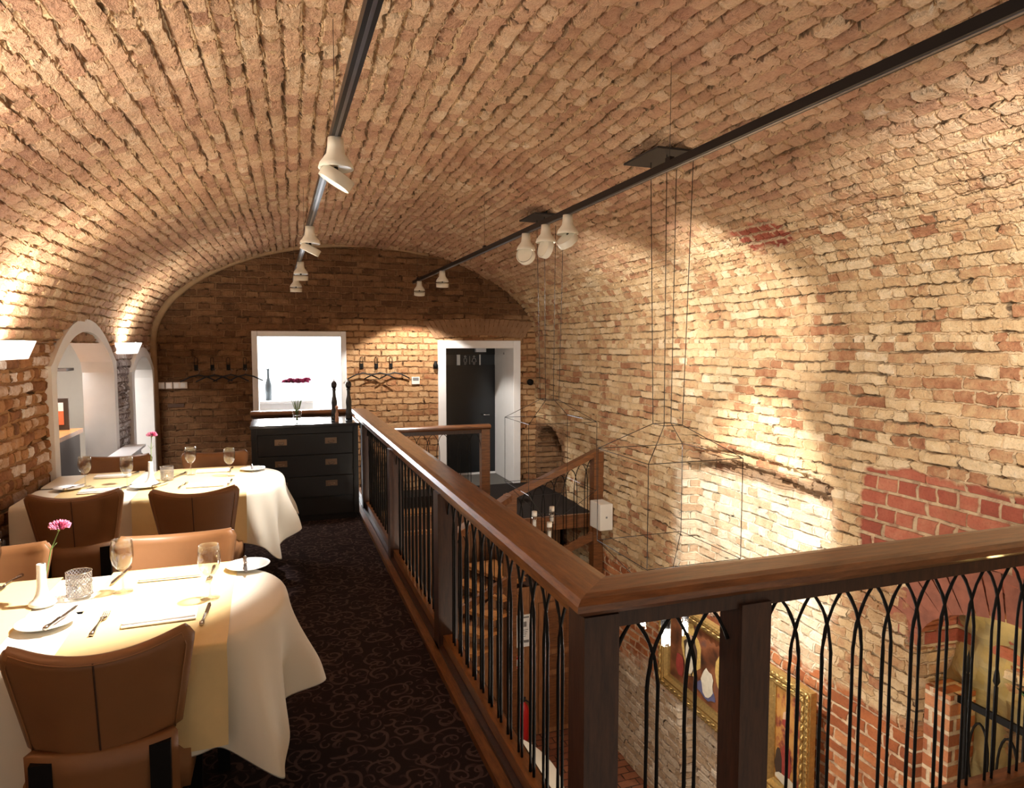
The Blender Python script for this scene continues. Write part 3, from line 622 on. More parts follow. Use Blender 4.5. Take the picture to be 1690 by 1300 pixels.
# ------------------------------------------------------------------ far landing rail, stair
far = empty('balustrade', (1.95, 8.3, ZLAND), label='distant wooden landing rail with iron arches in front of the dark washroom door', cat='balustrade')
LF = local(far)
fixn(LF(sweep(MB(), handrail_prof(.14, .70), [((.95, 8.3), (0, 1)), ((2.57, 8.3), (0, 1))])).build('handrail', M['railx'], far))
LF(MB().box(.95, 2.5, 8.27, 8.33, .59, .645)).build('sub_rail', M['post'], far)
LF(MB().box(2.45, 2.56, 8.25, 8.35, -1.0, .64)).build('post', M['railx'], far)
for k in range(11):
    c = 1.02 + k * .135; mb = MB()
    for s in (1, -1):
        mb.tube([(c + s * .086 * math.sin(t) - 1.95, 0, .59 - .26 * (1 - math.cos(t)) - ZLAND) for t in [PI / 2 * i / 8 for i in range(9)]] + [(c + s * .086 - 1.95, 0, -.6 - ZLAND)], .004, 5)
    mb.build('baluster', M['iron'], far)
st = empty('staircase', (1.9, 7.6, ZLOW), label='wooden winding staircase in the stairwell with open treads, newel posts and sloping rails', cat='staircase')
LS = local(st)
# straight upper steps in front of the far landing
for i, (y, z) in enumerate(((8.62, -.46), (8.34, -.62))):
    LS(MB().box(.9, 2.44, y - .02, y + .28, z - .04, z)).build('tread', M['tread'], st)
    LS(MB().box(.9, 2.44, y + .26, y + .28, z, z + .14)).build('riser', M['railx'], st)
LS(MB().box(2.60, XR - .02, 7.29, 7.33, -.46, -.30)).build('fascia_board', M['railx'], st)
# newel posts
for x, y, z0, z1 in ((2.47, 7.2, ZLOW, .02), (3.52, 7.14, ZLOW, .47), (1.62, 6.75, -1.75, -.28)):
    LS(MB().box(x - .06, x + .06, y - .06, y + .06, z0, z1)).build('newel_post', M['railx'], st)
def beam(mb, a, b, w, h):
    a, b = Vector(a), Vector(b); d = (b - a).normalized(); n = Vector((-d.y, d.x, 0)).normalized(); u = Vector((0, 0, 1))
    vs = [p + n * s * w / 2 + u * t * h / 2 for p in (a, b) for s, t in ((-1, -1), (1, -1), (1, 1), (-1, 1))]
    return mb.add(vs, [(0, 3, 2, 1), (4, 5, 6, 7), (0, 1, 5, 4), (1, 2, 6, 5), (2, 3, 7, 6), (3, 0, 4, 7)])
A3, B3, C3 = Vector((2.47, 7.2, 0.0)), Vector((3.52, 7.14, .46)), Vector((1.62, 6.75, -.31))
for p, q in ((A3, B3), (A3, C3)):
    LS(beam(MB(), p, q, .11, .07)).build('handrail', M['railx'], st)
LS(beam(MB(), A3 - Vector((0, 0, .93)), B3 - Vector((0, 0, .97)), .05, .10)).build('stringer', M['railx'], st)
LS(beam(MB(), A3 - Vector((0, 0, .95)), C3 - Vector((0, 0, .82)), .05, .09)).build('stringer', M['railx'], st)
for p, q, n, dz in ((A3, B3, 8, .93), (A3, C3, 7, .85)):
    for k in range(n):
        t = (k + .5) / n; c = p.lerp(q, t); d = (q - p) / n; mb = MB()
        for s in (1, -1):
            P = []
            for i in range(7):
                a = PI / 2 * i / 6; e = c + d * (.64 * s * math.sin(a)); e.z -= .05 + .30 * (1 - math.cos(a)); P.append(e)
            e = P[-1].copy(); e.z = (c + d * .64 * s).z - dz; P.append(e); mb.tube(P, .005, 5)
        LS(mb).build('baluster', M['iron'], st)
# winder treads
W = [((2.42, 7.28), .74, -.98), ((2.30, 7.22), .74, -1.14), ((2.15, 7.12), .74, -1.30), ((2.00, 7.04), .74, -1.46), ((1.86, 6.97), .74, -1.62), ((1.72, 6.90), .74, -1.78)]
for i, ((x, y), w, z) in enumerate(W):
    a = math.radians(112 + i * 7); dx, dy = math.cos(a) * w, math.sin(a) * w; px, py = -math.sin(a) * .27, math.cos(a) * .27
    poly = [(x - dx * .18, y - dy * .18), (x + dx, y + dy), (x + dx * 1.0 + px * -1.25, y + dy - py * -0 + .0), (x - dx * .18 - px * -.0 + .24, y - dy * .18 + .04)]
    poly = [(x - dx * .15, y - dy * .15), (x + dx, y + dy), (x + dx + .40, y + dy + .05), (x - dx * .15 + .22, y - dy * .15 + .09)]
    bevel(LS(MB().prism(poly, z - .04, z, 'z')).build('tread', M['tread'], st), .012)
for i, (z0) in enumerate((0,)):
    LS(MB().prism([(1.5, ZLOW), (2.41, ZLOW), (2.41, -1.05), (2.2, -1.25), (1.5, -1.95)], 7.26, 7.30, 'y')).build('side_panel', M['panel'], st)
struct(MB().box(2.53, 3.46, 7.27, 7.31, ZLOW, -1.10).build('wall_back.004', M['panel']))
struct(MB().box(2.53, XR, 7.29, 8.3, -1.14, -1.10).build('trim_7', M['post']))
struct(MB().box(1.0, XR, 8.4, 8.46, ZLOW, ZLAND - .14).build('wall_back.005', M['panel']))
d3 = struct(MB().box(2.84, 3.40, 7.235, 7.268, ZLOW + .02, -1.30).build('door_3', M['panel']))
for a, b in ((-2.82, -2.18), (-2.12, -1.93), (-1.87, -1.38)):
    for x0, x1 in ((2.89, 3.09), (3.15, 3.35)):
        mb = MB(); mb.box(x0, x1, 7.228, 7.236, a, b); mb.box(x0 + .03, x1 - .03, 7.220, 7.230, a + .03, b - .03); bevel(mb.build('door_panel', M['railx'], d3), .004)
sg = MB().box(2.57, 2.74, 7.255, 7.268, -1.80, -1.42).build('wall_notice', M['paper']); tag(sg, 'white printed notice pinned on the wooden panelling of the lower floor', 'notice')
mb = MB().box(2.59, 2.72, 7.25, 7.256, -1.455, -1.44).box(2.63, 2.69, 7.25, 7.256, -1.56, -1.50).box(2.59, 2.72, 7.25, 7.256, -1.75, -1.72)
for k in range(4): mb.box(2.59, 2.71 - k * .01, 7.25, 7.256, -1.60 - k * .025, -1.594 - k * .025)
mb.build('printed_lines', M['ink'], sg)
sg = MB().box(2.555, 2.65, 7.255, 7.268, -2.05, -1.90).build('safety_sign', M['red']); tag(sg, 'small red and white fire extinguisher sign on the wooden panelling', 'sign')
mb = MB().box(2.56, 2.645, 7.25, 7.256, -2.045, -2.04).box(2.56, 2.645, 7.25, 7.256, -1.91, -1.905).box(2.57, 2.60, 7.25, 7.256, -2.02, -1.94)
mb.tube([(2.61, 7.252, -2.02), (2.62, 7.252, -1.98), (2.61, 7.252, -1.95), (2.635, 7.252, -1.93)], .004, 5); mb.build('pictogram', M['paper'], sg)
fe = empty('fire_extinguisher', (2.62, 7.17, -2.86), label='red fire extinguisher standing before the lower wooden panelling', cat='fire extinguisher')
MB().lathe([(0, 0), (.06, 0), (.065, .02), (.065, .36), (.055, .40), (.03, .43), (.02, .45)], n=20).build('cylinder', M['red'], fe)
MB().cyl((0, 0, .45), .018, .04, 12).box(-.05, .03, -.008, .008, .48, .50).build('valve', M['blackmatt'], fe)
MB().tube([(.02, -.01, .47), (.07, -.02, .44), (.085, -.02, .3), (.08, -.02, .12)], .01, 8).build('hose', M['blackmatt'], fe)
bx = bevel(MB().box(3.40, 3.56, 6.80, 7.06, -.38, -.08).build('junction_box', M['box']), .006); tag(bx, 'pale beige electrical cabinet mounted by the stair newel on the right wall', 'electrical box')
MB().box(3.47, 3.49, 6.795, 6.80, -.24, -.22).build('lock', M['ink'], bx)
# lower table under the balcony with cloth and dishes
lt = empty('round_table', (1.85, 5.55, ZLOW), label='white-clothed dining table on the lower floor seen through the balusters', cat='table')
def oval(rx, ry, n=48): return [(rx * math.cos(2 * PI * k / n), ry * math.sin(2 * PI * k / n)) for k in range(n)]
MB().prism(oval(.47, .72), .70, .74, 'z').build('tabletop', M['leg'], lt); MB().cyl((0, 0, 0), .05, .7).cyl((0, 0, 0), .25, .03).build('pedestal', M['leg'], lt)
def lower_cloth():
    vs = [(0, 0, .755)]; fs = []; n = 64; rings = [(.5, 0), (1, 0), (1.03, .02), (1.07, .12), (1.1, .3)]
    for s, dz in rings:
        for k in range(n):
            t = 2 * PI * k / n; f = 1 + (.03 * math.sin(t * 9) * dz * 3); vs.append((.48 * s * f * math.cos(t), .73 * s * f * math.sin(t), .755 - dz))
    fs = [(0, 1 + k, 1 + (k + 1) % n) for k in range(n)]
    for r in range(len(rings) - 1): fs += [(1 + r * n + k, 1 + (r + 1) * n + k, 1 + (r + 1) * n + (k + 1) % n, 1 + r * n + (k + 1) % n) for k in range(n)]
    return MB().add(vs, fs, smooth=True)
o = lower_cloth().build('tablecloth', M['cloth'], loc=(1.85, 5.55, ZLOW)); tag(o, 'white tablecloth draped over the lower-floor table', 'tablecloth')
# ------------------------------------------------------------------ right wall furniture: paintings, gate, pier
def painting(name, y0, y1, z0, z1, kind, label):
    x = XR - (.0 if kind else .0); root = empty(name, (x - .03, (y0 + y1) / 2, z0), label=label, cat='painting')
    LP = local(root); fw = .13
    mb = MB(); m = MB()
    prof = [(0, 0), (.0, .05), (.03, .075), (.06, .05), (.085, .06), (.11, .03), (.13, .02), (.13, 0)]
    ring = [(y0, z0, 1, 1), (y1, z0, -1, 1), (y1, z1, -1, -1), (y0, z1, 1, -1)]
    vs = []
    for y, z, sy, sz in ring:
        for a, h in prof: vs.append((x - .02 - h, y + sy * a, z + sz * a))
    n = len(prof); fs = [(r * n + i, r * n + i + 1, ((r + 1) % 4) * n + i + 1, ((r + 1) % 4) * n + i) for r in range(4) for i in range(n - 1)]
    LP(mb.add(vs, fs)); fixn(mb.build('gilt_frame', M['gold'], root))
    per = [(y0 + .015, z0 + .015), (y1 - .015, z0 + .015), (y1 - .015, z1 - .015), (y0 + .015, z1 - .015)]
    beads = MB()
    for a, b in zip(per, per[1:] + per[:1]):
        L_ = math.dist(a, b); k = int(L_ / .016); pts_ = []
        for i in range(k + 1): pts_.append((x - .085, a[0] + (b[0] - a[0]) * i / k, a[1] + (b[1] - a[1]) * i / k))
        beads.tube(pts_, [.007 + .009 * (i % 3 != 0) for i in range(k + 1)], 7)
        a2 = (a[0] + (.035 if a[0] < (y0 + y1) / 2 else -.035), a[1] + (.035 if a[1] < (z0 + z1) / 2 else -.035)); b2 = (b[0] + (.035 if b[0] < (y0 + y1) / 2 else -.035), b[1] + (.035 if b[1] < (z0 + z1) / 2 else -.035))
        beads.tube([(x - .095 - .006 * math.sin(i * 1.3), a2[0] + (b2[0] - a2[0]) * i / k, a2[1] + (b2[1] - a2[1]) * i / k) for i in range(k + 1)], [.008 + .005 * math.sin(i * 1.3) for i in range(k + 1)], 6)
    LP(beads); beads.build('carved_beading', M['gold'], root)
    c = MB().add([(x - .03, y0 + .12, z0 + .12), (x - .03, y1 - .12, z0 + .12), (x - .03, y1 - .12, z1 - .12), (x - .03, y0 + .12, z1 - .12)], [(0, 1, 2, 3)], [[(0, 0), ((y1 - y0) * 1.5, 0), ((y1 - y0) * 1.5, (z1 - z0) * 1.5), (0, (z1 - z0) * 1.5)]])
    LP(c); c.build('canvas', mat_painting('painted_canvas', kind), root)
    def patch(nm, mat, cy, cz, ry, rz_, n=18, seed=0, dx=.034):
        rg_ = random.Random(seed + 5); mb_ = MB(); ring = []
        for k in range(n):
            t = 2 * PI * k / n; q = rg_.uniform(.82, 1.12); ring.append((cy + ry * q * math.cos(t), cz + rz_ * q * math.sin(t)))
        mb_.prism(ring, x - dx, x - dx + .003, 'x'); LP(mb_); mb_.build(nm, mat, root)
    if kind == 0:
        for i_, (cy, cz, r, w) in enumerate(((z_[0], z_[1], .15, .20) for z_ in ((y0 + .95, z0 + .50), (y0 + .42, z0 + .48)))):
            patch('painted_niche', M['picgold'], cy, cz, r, w * 1.25, seed=i_)
            patch('painted_ground', M['picdark'], cy, cz - .02, r * .72, w * 1.0, seed=i_ + 3, dx=.037)
            patch('painted_robe', (M['picwhite'], M['picred'])[i_], cy + .01, cz - .06, r * .45, w * .8, 14, seed=i_ + 7, dx=.040)
            patch('painted_face', M['picskin'], cy - .01, cz + .12, .028, .04, 12, seed=i_ + 9, dx=.043)
        patch('painted_robe', M['picwhite'], y0 + .68, z0 + .33, .09, .13, 14, seed=21, dx=.042); patch('painted_cloth', M['picblue'], y0 + .70, z0 + .24, .14, .07, 14, seed=22, dx=.038)
        patch('painted_cloth', M['picred'], y0 + 1.12, z0 + .30, .07, .12, 14, seed=23, dx=.041); patch('painted_cloth', M['picred'], y0 + .25, z0 + .28, .08, .11, 14, seed=24, dx=.041)
    else:
        yc = (y0 + y1) / 2
        patch('painted_robe', M['picred'], yc + .01, z0 + .30, .055, .14, 14, 31); patch('painted_robe', M['picdark'], yc + .09, z0 + .26, .04, .12, 14, 32, .036); patch('painted_cloth', M['picwhite'], yc, z0 + .17, .12, .04, 14, 33, .037)
        patch('painted_figure', M['picskin'], yc + .03, z0 + .66, .028, .045, 12, 34); patch('painted_figure', M['picred'], yc + .03, z0 + .61, .03, .035, 12, 35, .036)
painting('framed_painting', 4.30, 5.72, -1.62, -.72, 0, 'large gilt-framed figure painting on the lower brick wall, behind the iron arches')
painting('framed_painting', 3.72, 4.24, -1.75, -.76, 1, 'smaller gilt-framed ochre painting to the right of the large one, lower brick wall')
pier = MB(); pier.box(3.60, 3.80, 2.74, 2.90, ZLOW, -.30); pier = struct(pier.build('wall_right.001', M['pier']))
def uvbox(o, s=1.0):
    me = o.data; L_ = me.uv_layers[0] if me.uv_layers else me.uv_layers.new(name='UVMap')
    for p in me.polygons:
        n = p.normal
        for li in p.loop_indices:
            c = me.vertices[me.loops[li].vertex_index].co
            L_.data[li].uv = (c.y, c.z + 10) if abs(n.x) > .5 else ((c.x, c.z + 10) if abs(n.y) > .5 else (c.x, c.y))
uvbox(pier)
vz = lambda y: -.06 + .34 * math.sqrt(max(0, 1 - ((y - 2.36) / .62) ** 2))
vo = MB(); NV_ = 22
for k in range(NV_):
    t0, t1 = PI * (k + .13) / NV_, PI * (k + .87) / NV_
    q = [(2.36 + (.59) * math.cos(t), -.06 + .325 * math.sin(t)) for t in (t0, t1)] + [(2.36 + (.59 + .22) * math.cos(t), -.06 + (.325 + .24) * math.sin(t)) for t in (t1, t0)]
    vo.prism(q, 3.582, 3.72, 'x')
struct(bevel(vo.build('trim_8', M['vouss']), .008))
vo = MB(); NV_ = 22
for k in range(NV_):
    t = (k + .5) / NV_ - .5; x0 = 2.735 + t * 1.30; x1 = 2.735 + t * 1.62; w0, w1 = .022, .027; zc = 1.80 + .05 * (1 - (2 * t) ** 2)
    vo.prism([(x0 - w0, zc), (x0 + w0, zc), (x1 + w1, zc + .22), (x1 - w1, zc + .22)], YE - .02, YE + .03, 'y')
struct(bevel(vo.build('trim_9', M['vouss2']), .006))
rk = MB().grid(lambda a, b: (3.87 - .45 * max(0, .35 - b) + .12 * noise.noise(Vector((a * 5, b * 5, 1))) + .05 * noise.noise(Vector((a * 15, b * 15, 1))), 1.5 + 1.5 * a, -1.0 + 1.35 * b), 50, 50, False).build('wall_right.002', M['rock'])
struct(rk)
light('POINT', (3.70, 2.22, .08), 2.6, (1, .74, .28), size=.03, name='recess_lamp')
light('POINT', (3.50, 2.3, -1.9), 5, (1, .6, .25), size=.08, name='lower_wall_fill')  # added to brighten the lower right wall, no fitting
gt = empty('iron_gate', (3.66, 2.45, -1.2), label='black wrought iron gate with spear points in the arched recess', cat='gate')
for k in range(4):
    y = .24 - k * .16; MB().tube([(0, y, -.5), (0, y, 1.05)], .012, 6).build('upright', M['iron'], gt)
    MB().lathe([(.004, 0), (.018, .03), (.012, .08), (0, .14)], (0, y, 1.05), 8).build('spear_point', M['iron'], gt)
for zz in (.86, .30): MB().box(-.008, .008, -.32, .32, zz, zz + .04).build('crossbar', M['iron'], gt)
for k in range(3):
    y = .16 - k * .16; MB().tube([(0, y + .055 * math.cos(t), .6 + .2 * math.sin(t)) for t in [2 * PI * i / 20 for i in range(20)]], .007, 6, closed=True).build('scroll', M['iron'], gt)
fl = MB()
for k in range(9):
    a = k * .7; c = Vector((3.68, 2.30, -.16)); d = Vector((math.cos(a) * .6, math.sin(a), .5 + .3 * math.sin(a * 3))).normalized() * .14; n = Vector((-d.y, d.x, 0)).normalized() * .03
    fl.add([c, c + d * .5 + n, c + d, c + d * .5 - n], [(0, 1, 2, 3)])
fl = solidify(fl.build('green_plant', M['leaf']), .002); tag(fl, 'small green plant inside the yellow-lit arched recess', 'plant')
# ------------------------------------------------------------------ track lighting
def track(x, y0, y1, label):
    root = empty('lighting_track', (x, (y0 + y1) / 2, 2.5), label=label, cat='lighting track', group=None); l = (y1 - y0) / 2
    MB().box(-.018, .018, -l, l, .0, .035).build('rail_body', M['track'], root); MB().box(-.005, .005, -l, l, -.002, .0).build('conductor_slot', M['trackgap'], root)
    for k in range(4):
        y = -l + .25 + k * (2 * l - .5) / 3; zc = ZS + RISE * math.sqrt(1 - ((x - CX) / AX) ** 2) - 2.5
        MB().tube([(0, y, .03), (0, y, zc)], .0012, 5).build('suspension_wire', M['wire'], root); MB().box(-.012, .012, y - .02, y + .02, .035, .055).build('clamp', M['track'], root)
    return root
track(.24, -.4, 8.95, 'long black ceiling track on the left, above the dining tables')
track(1.72, -.4, 8.86, 'long black ceiling track on the right, running diagonally across the vault')
def spothead(x, y, target, label, group, power, angle=42, color=NEUT, blend=.75):
    root = empty('track_spotlight', (x, y, 2.5), label=label, cat='spotlight', group=group)
    MB().lathe([(.0, 0), (.030, 0), (.032, -.035), (.036, -.06), (.062, -.095), (.068, -.115), (.066, -.118), (.055, -.112), (0, -.11)], n=28).build('cap', M['cream_metal'], root)
    d = Vector(target) - Vector((x, y, 2.36)); d.normalize(); q = (-d).to_track_quat('Z', 'Y')
    mb = MB().lathe([(.066, -.02), (.068, .022), (.062, .024), (.058, -.015), (.066, -.02)], n=28)
    h = mb.build('lamp_ring', M['cream_metal'], root, (0, 0, -.155), q.to_euler())
    MB().lathe([(0, .002), (.056, .002)], n=28).build('reflector', M['blackmatt'], h); MB().lathe([(0, .030), (.030, .028), (.058, .021)], n=28).build('housing_back', M['cream_metal'], h)
    MB().lathe([(0, -.004), (.048, -.004)], n=24).build('lens', M['lens'], h)
    MB().tube([(0, 0, -.10), (0, 0, -.15)], .008, 8).build('pivot', M['blackmatt'], root)
    if power: light('SPOT', Vector((x, y, 2.345)) + d * .03, power, color, target, .03, angle, blend, name='spotlight_beam')
    return root
SP = 'spotlights on the left track'; SR = 'spotlights on the right track'
spothead(.24, 2.78, (-.72, 2.98, .75), 'nearest cream spotlight on the left track, large tilted ring', SP, 270, 47)
spothead(.24, 4.86, (-.5, 5.05, .75), 'second cream spotlight from the camera on the left track', SP, 230, 48)
spothead(.25, 6.92, (0.25, 7.3, 0), 'third cream spotlight on the left track, seen against the end wall', SP, 25, 80, WARM)
spothead(.25, 8.45, (.25, 8.6, .0), 'farthest cream spotlight on the left track, lowest in view', SP, 8, 60, WARM)
spothead(1.72, 3.92, (3.6, 4.5, .25), 'nearest of the three clustered cream spotlights on the right track', SR, 460, 44)
spothead(1.72, 4.28, (3.45, 4.55, 1.95), 'middle one of the three clustered cream spotlights on the right track', SR, 110, 60)
spothead(1.72, 4.66, (3.5, 6.4, 1.5), 'farthest of the three clustered cream spotlights on the right track', SR, 120, 75)
spothead(1.72, 7.26, (1.75, 7.6, 0), 'second-farthest cream spotlight on the right track by the end wall', SR, 30, 80, WARM)
spothead(1.72, 8.50, (1.78, 9.15, .0), 'farthest cream spotlight at the end of the right track', SR, 90, 104, NEUT, .25)
# wall sconces
def sconce(y0, y1, label, p):
    root = empty('wall_sconce', (xl((y0 + y1) / 2), (y0 + y1) / 2, 1.62), label=label, cat='wall lamp', group='white up-light sconces on the left wall'); h = (y1 - y0) / 2
    mb = MB(); vs = [(0, -h * .8, 0), (.12, -h * .9, .0), (.12, h * .9, .0), (0, h * .8, 0), (0, -h, .11), (.16, -h, .11), (.16, h, .11), (0, h, .11)]
    mb.add(vs, [(0, 1, 2, 3), (0, 4, 5, 1), (1, 5, 6, 2), (2, 6, 7, 3)]); solidify(mb.build('shade', M['shade'], root), .006)
    MB().box(.04, .07, -h * .7, h * .7, .03, .05).build('lamp_tube', M['lens'], root)
    light('AREA', (xl(y0) + .09, (y0 + y1) / 2, 1.72), p, (1, .92, .78), (xl(y0) + .2, (y0 + y1) / 2, 3), size=.08, sy=h * 1.5, name='uplight_glow')
sconce(4.60, 5.10, 'white wall up-light at the left picture edge', 16)
sconce(7.62, 8.08, 'white wall up-light between the two arched openings', 13)
# ------------------------------------------------------------------ wire lantern chandeliers
def chandelier(cx, cy, label, lit):
    root = empty('wire_chandelier', (cx, cy, .42), label=label, cat='chandelier', group='wire-frame lantern chandeliers over the stairwell')
    s, t, zu, zt, zb, zl = .32, .065, .61, .79, -.27, 0
    zc = 2.40
    MB().box(-.22, .22, -.20, .20, zc, zc + .012).build('ceiling_plate', M['blackmatt'], root)
    MB().box(-.10, .10, -.10, .10, zc + .012, zc + .05).build('canopy', M['blackmatt'], root)
    w = MB(); r = .0024
    sq = lambda e, z: [(-e, -e, z), (e, -e, z), (e, e, z), (-e, e, z)]
    for x, y, z in sq(t, zt): w.tube([(x, y, z), (x * 1.4, y * 1.4, zc)], r, 5)
    w.build('suspension_wire', M['wire'], root)
    f = MB()
    for e, z in ((t, zt), (s, zu), (s, zl), (.085, zb)):
        q = sq(e, z)
        for a, b in zip(q, q[1:] + q[:1]): f.tube([a, b], r, 5)
    for a, b in zip(sq(t, zt) + sq(s, zu) + sq(s, zl), sq(s, zu) + sq(s, zl) + sq(.085, zb)): f.tube([a, b], r, 5)
    f.build('lantern_frame', M['wire'], root)
    if not lit:
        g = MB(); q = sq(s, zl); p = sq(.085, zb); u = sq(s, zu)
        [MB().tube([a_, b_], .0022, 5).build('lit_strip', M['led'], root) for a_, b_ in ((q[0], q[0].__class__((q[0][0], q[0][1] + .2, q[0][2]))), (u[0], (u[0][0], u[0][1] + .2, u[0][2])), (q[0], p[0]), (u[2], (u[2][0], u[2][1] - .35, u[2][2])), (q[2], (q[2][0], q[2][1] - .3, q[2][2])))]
    for k, (x, y, z) in enumerate(((-.12, .06, -.52), (-.02, -.06, -.60), (.07, .10, -.50), (.14, -.02, -.57), (.02, .03, -.64))[:5 if lit else 3]):
        z0 = z if lit else z + .12
        p = MB().tube([(x * .6, y * .6, zb), (x, y, z0 + .16)], .0015, 5).build('cable', M['wire'], root)
        MB().lathe([(.024, 0), (.024, .12), (.022, .12), (.022, .002)], (x, y, z0), 16).build('glass_tube', M['glass'], p)
        MB().cyl((x, y, z0 + .115), .024, .045, 16).build('lamp_socket', M['blackmatt'] if lit else M['box'], p)
        MB().cyl((x, y, z0 + .02), .016, .06, 14).build('bulb', M['bulb'] if lit else M['china'], p)
    if lit: light('POINT', (cx, cy, -.28), 22, NEUT, size=.12, name='chandelier_glow')
chandelier(2.30, 3.68, 'nearer black wire lantern chandelier with glowing glass tube lamps over the stairwell', True)
chandelier(2.34, 5.72, 'farther black wire lantern chandelier with silvery lit edges over the stairwell', False)

# ------------------------------------------------------------------ chairs
def make_chair(label, group):
    r = empty('dining_chair', label=label, cat='chair', group=group)
    # seat
    bm = bmesh.new(); bmesh.ops.create_cube(bm, size=1)
    for v in bm.verts: v.co = Vector((v.co.x * (.47 if v.co.y > 0 else .43), v.co.y * .46 + .06, .39 + v.co.z * .17))
    bmesh.ops.bevel(bm, geom=bm.edges[:], offset=.035, segments=3, affect='EDGES')
    me = bpy.data.meshes.new('seat'); bm.to_mesh(me); bm.free(); me.materials.append(M['leather'])
    for p in me.polygons: p.use_smooth = True
    s = bpy.data.objects.new('seat', me); COL.objects.link(s); s.parent = r
    def back(u, v, off=0):
        x = (u - .5) * 2; w = .190 + .050 * v
        y = -.235 - .055 * v + .085 * x * x + off
        zt = .845 + .018 * x * x - .010 * (1 - x * x)
        z = .555 + (zt - .555) * v - (.02 * (1 - x * x)) * (1 - v)
        if v > .9: w -= .018 * ((v - .9) / .1) ** 2
        return (x * w, y, z)
    th = .055; nu, nv = 24, 14; mb = MB()
    loop = []
    def shell(u, v, k): # k 0 outer 1 inner
        x, y, z = back(u, v); e = 1 - max(0, abs(u - .5) * 2 - .88) / .12 * .25; return (x, y + (th * e if k else 0), z)
    mb.grid(lambda a, b: shell(a, b, 0), nu, nv); mb.grid(lambda a, b: shell(1 - a, b, 1), nu, nv)
    mb.grid(lambda a, b: (shell(a, 1, 0)[0], shell(a, 1, 0)[1] + (shell(a, 1, 1)[1] - shell(a, 1, 0)[1]) * b, shell(a, 1, 0)[2] + .012 * math.sin(PI * b)), nu, 5)
    mb.grid(lambda a, b: (shell(a, 0, 0)[0], shell(a, 0, 0)[1] + th * b, shell(a, 0, 0)[2] - .006 * math.sin(PI * b)), nu, 4)
    for e in (0, 1): mb.grid(lambda a, b: (shell(e, b, 0)[0] + (-.012 if e == 0 else .012) * math.sin(PI * a), shell(e, b, 0)[1] + (shell(e, b, 1)[1] - shell(e, b, 0)[1]) * a, shell(e, b, 0)[2]), 5, nv)
    o = mb.build('backrest', M['leather'], r)
    bmm = bmesh.new(); bmm.from_mesh(o.data); bmesh.ops.remove_doubles(bmm, verts=bmm.verts[:], dist=.004); bmesh.ops.holes_fill(bmm, edges=bmm.edges[:], sides=0); bmesh.ops.recalc_face_normals(bmm, faces=bmm.faces[:]); bmm.to_mesh(o.data); bmm.free()
    MB().tube([shell(.5, t / 8, 0)[:1] + (shell(.5, t / 8, 0)[1] - .000, shell(.5, t / 8, 0)[2]) for t in range(9)], .0028, 6).build('centre_seam', M['seam'], o)
    P = [shell(.02, t / 8, 0) for t in range(9)] + [shell(.02 + .96 * t / 16, 1, 0) for t in range(1, 16)] + [shell(.98, 1 - t / 8, 0) for t in range(9)]
    MB().tube([(x, y - .001, z - .004) for x, y, z in P], .0022, 6).build('edge_piping', M['piping'], o)
    # lower back skirt
    sk = MB().grid(lambda a, b: ((a - .5) * .36, -.205 - .02 * b + .05 * ((a - .5) * 2) ** 2, .30 + .262 * b), 12, 4); solidify(sk.build('back_skirt', M['leather'], r), .03, 1)
    MB().tube([((t / 12 - .5) * .34, -.243 + .075 * ((t / 12 - .5) * 2) ** 2, .548) for t in range(13)], .006, 8).build('back_piping', M['piping'], r)
    for x, y0, y1, z1 in ((-.148, -.245, -.205, .545), (.148, -.245, -.205, .545), (-.2, .25, .23, .32), (.2, .25, .23, .32)):
        mb = MB(); a, b = .021, .028
        vs = [(x - a, y0 - a, 0), (x + a, y0 - a, 0), (x + a, y0 + a, 0), (x - a, y0 + a, 0), (x - b, y1 - b, z1), (x + b, y1 - b, z1), (x + b, y1 + b, z1), (x - b, y1 + b, z1)]
        mb.add(vs, [(0, 3, 2, 1), (4, 5, 6, 7), (0, 1, 5, 4), (1, 2, 6, 5), (2, 3, 7, 6), (3, 0, 4, 7)]).build('leg', M['leg'], r)
    return r
GC = 'tan leather dining chairs around the two tables'
ch = make_chair('nearest tan leather dining chair, its brown back filling the lower left corner', GC)
ch.location = (-.50, 2.37, 0); ch.rotation_euler.z = math.radians(2)
for x, y, a, lb in ((-1.11, 4.64, 3, 'leather chair seen from behind, left one at the farther table'),
                    (-.46, 4.54, -2, 'leather chair seen from behind, right one at the farther table'),
                    (-.43, 3.12, 180, 'tan leather chair facing the viewer across the nearer table, behind the wine glasses'),
                    (-1.15, 3.14, 183, 'tan leather chair facing the viewer across the nearer table, cut by the left picture edge'),
                    (-1.16, 5.66, 180, 'tan leather chair facing the viewer across the farther table, left of the candle holder'),
                    (-.47, 5.62, 178, 'tan leather chair facing the viewer across the farther table, behind the two right wine glasses')):
    copy_tree(ch, (x, y, 0), math.radians(a), lb, GC)
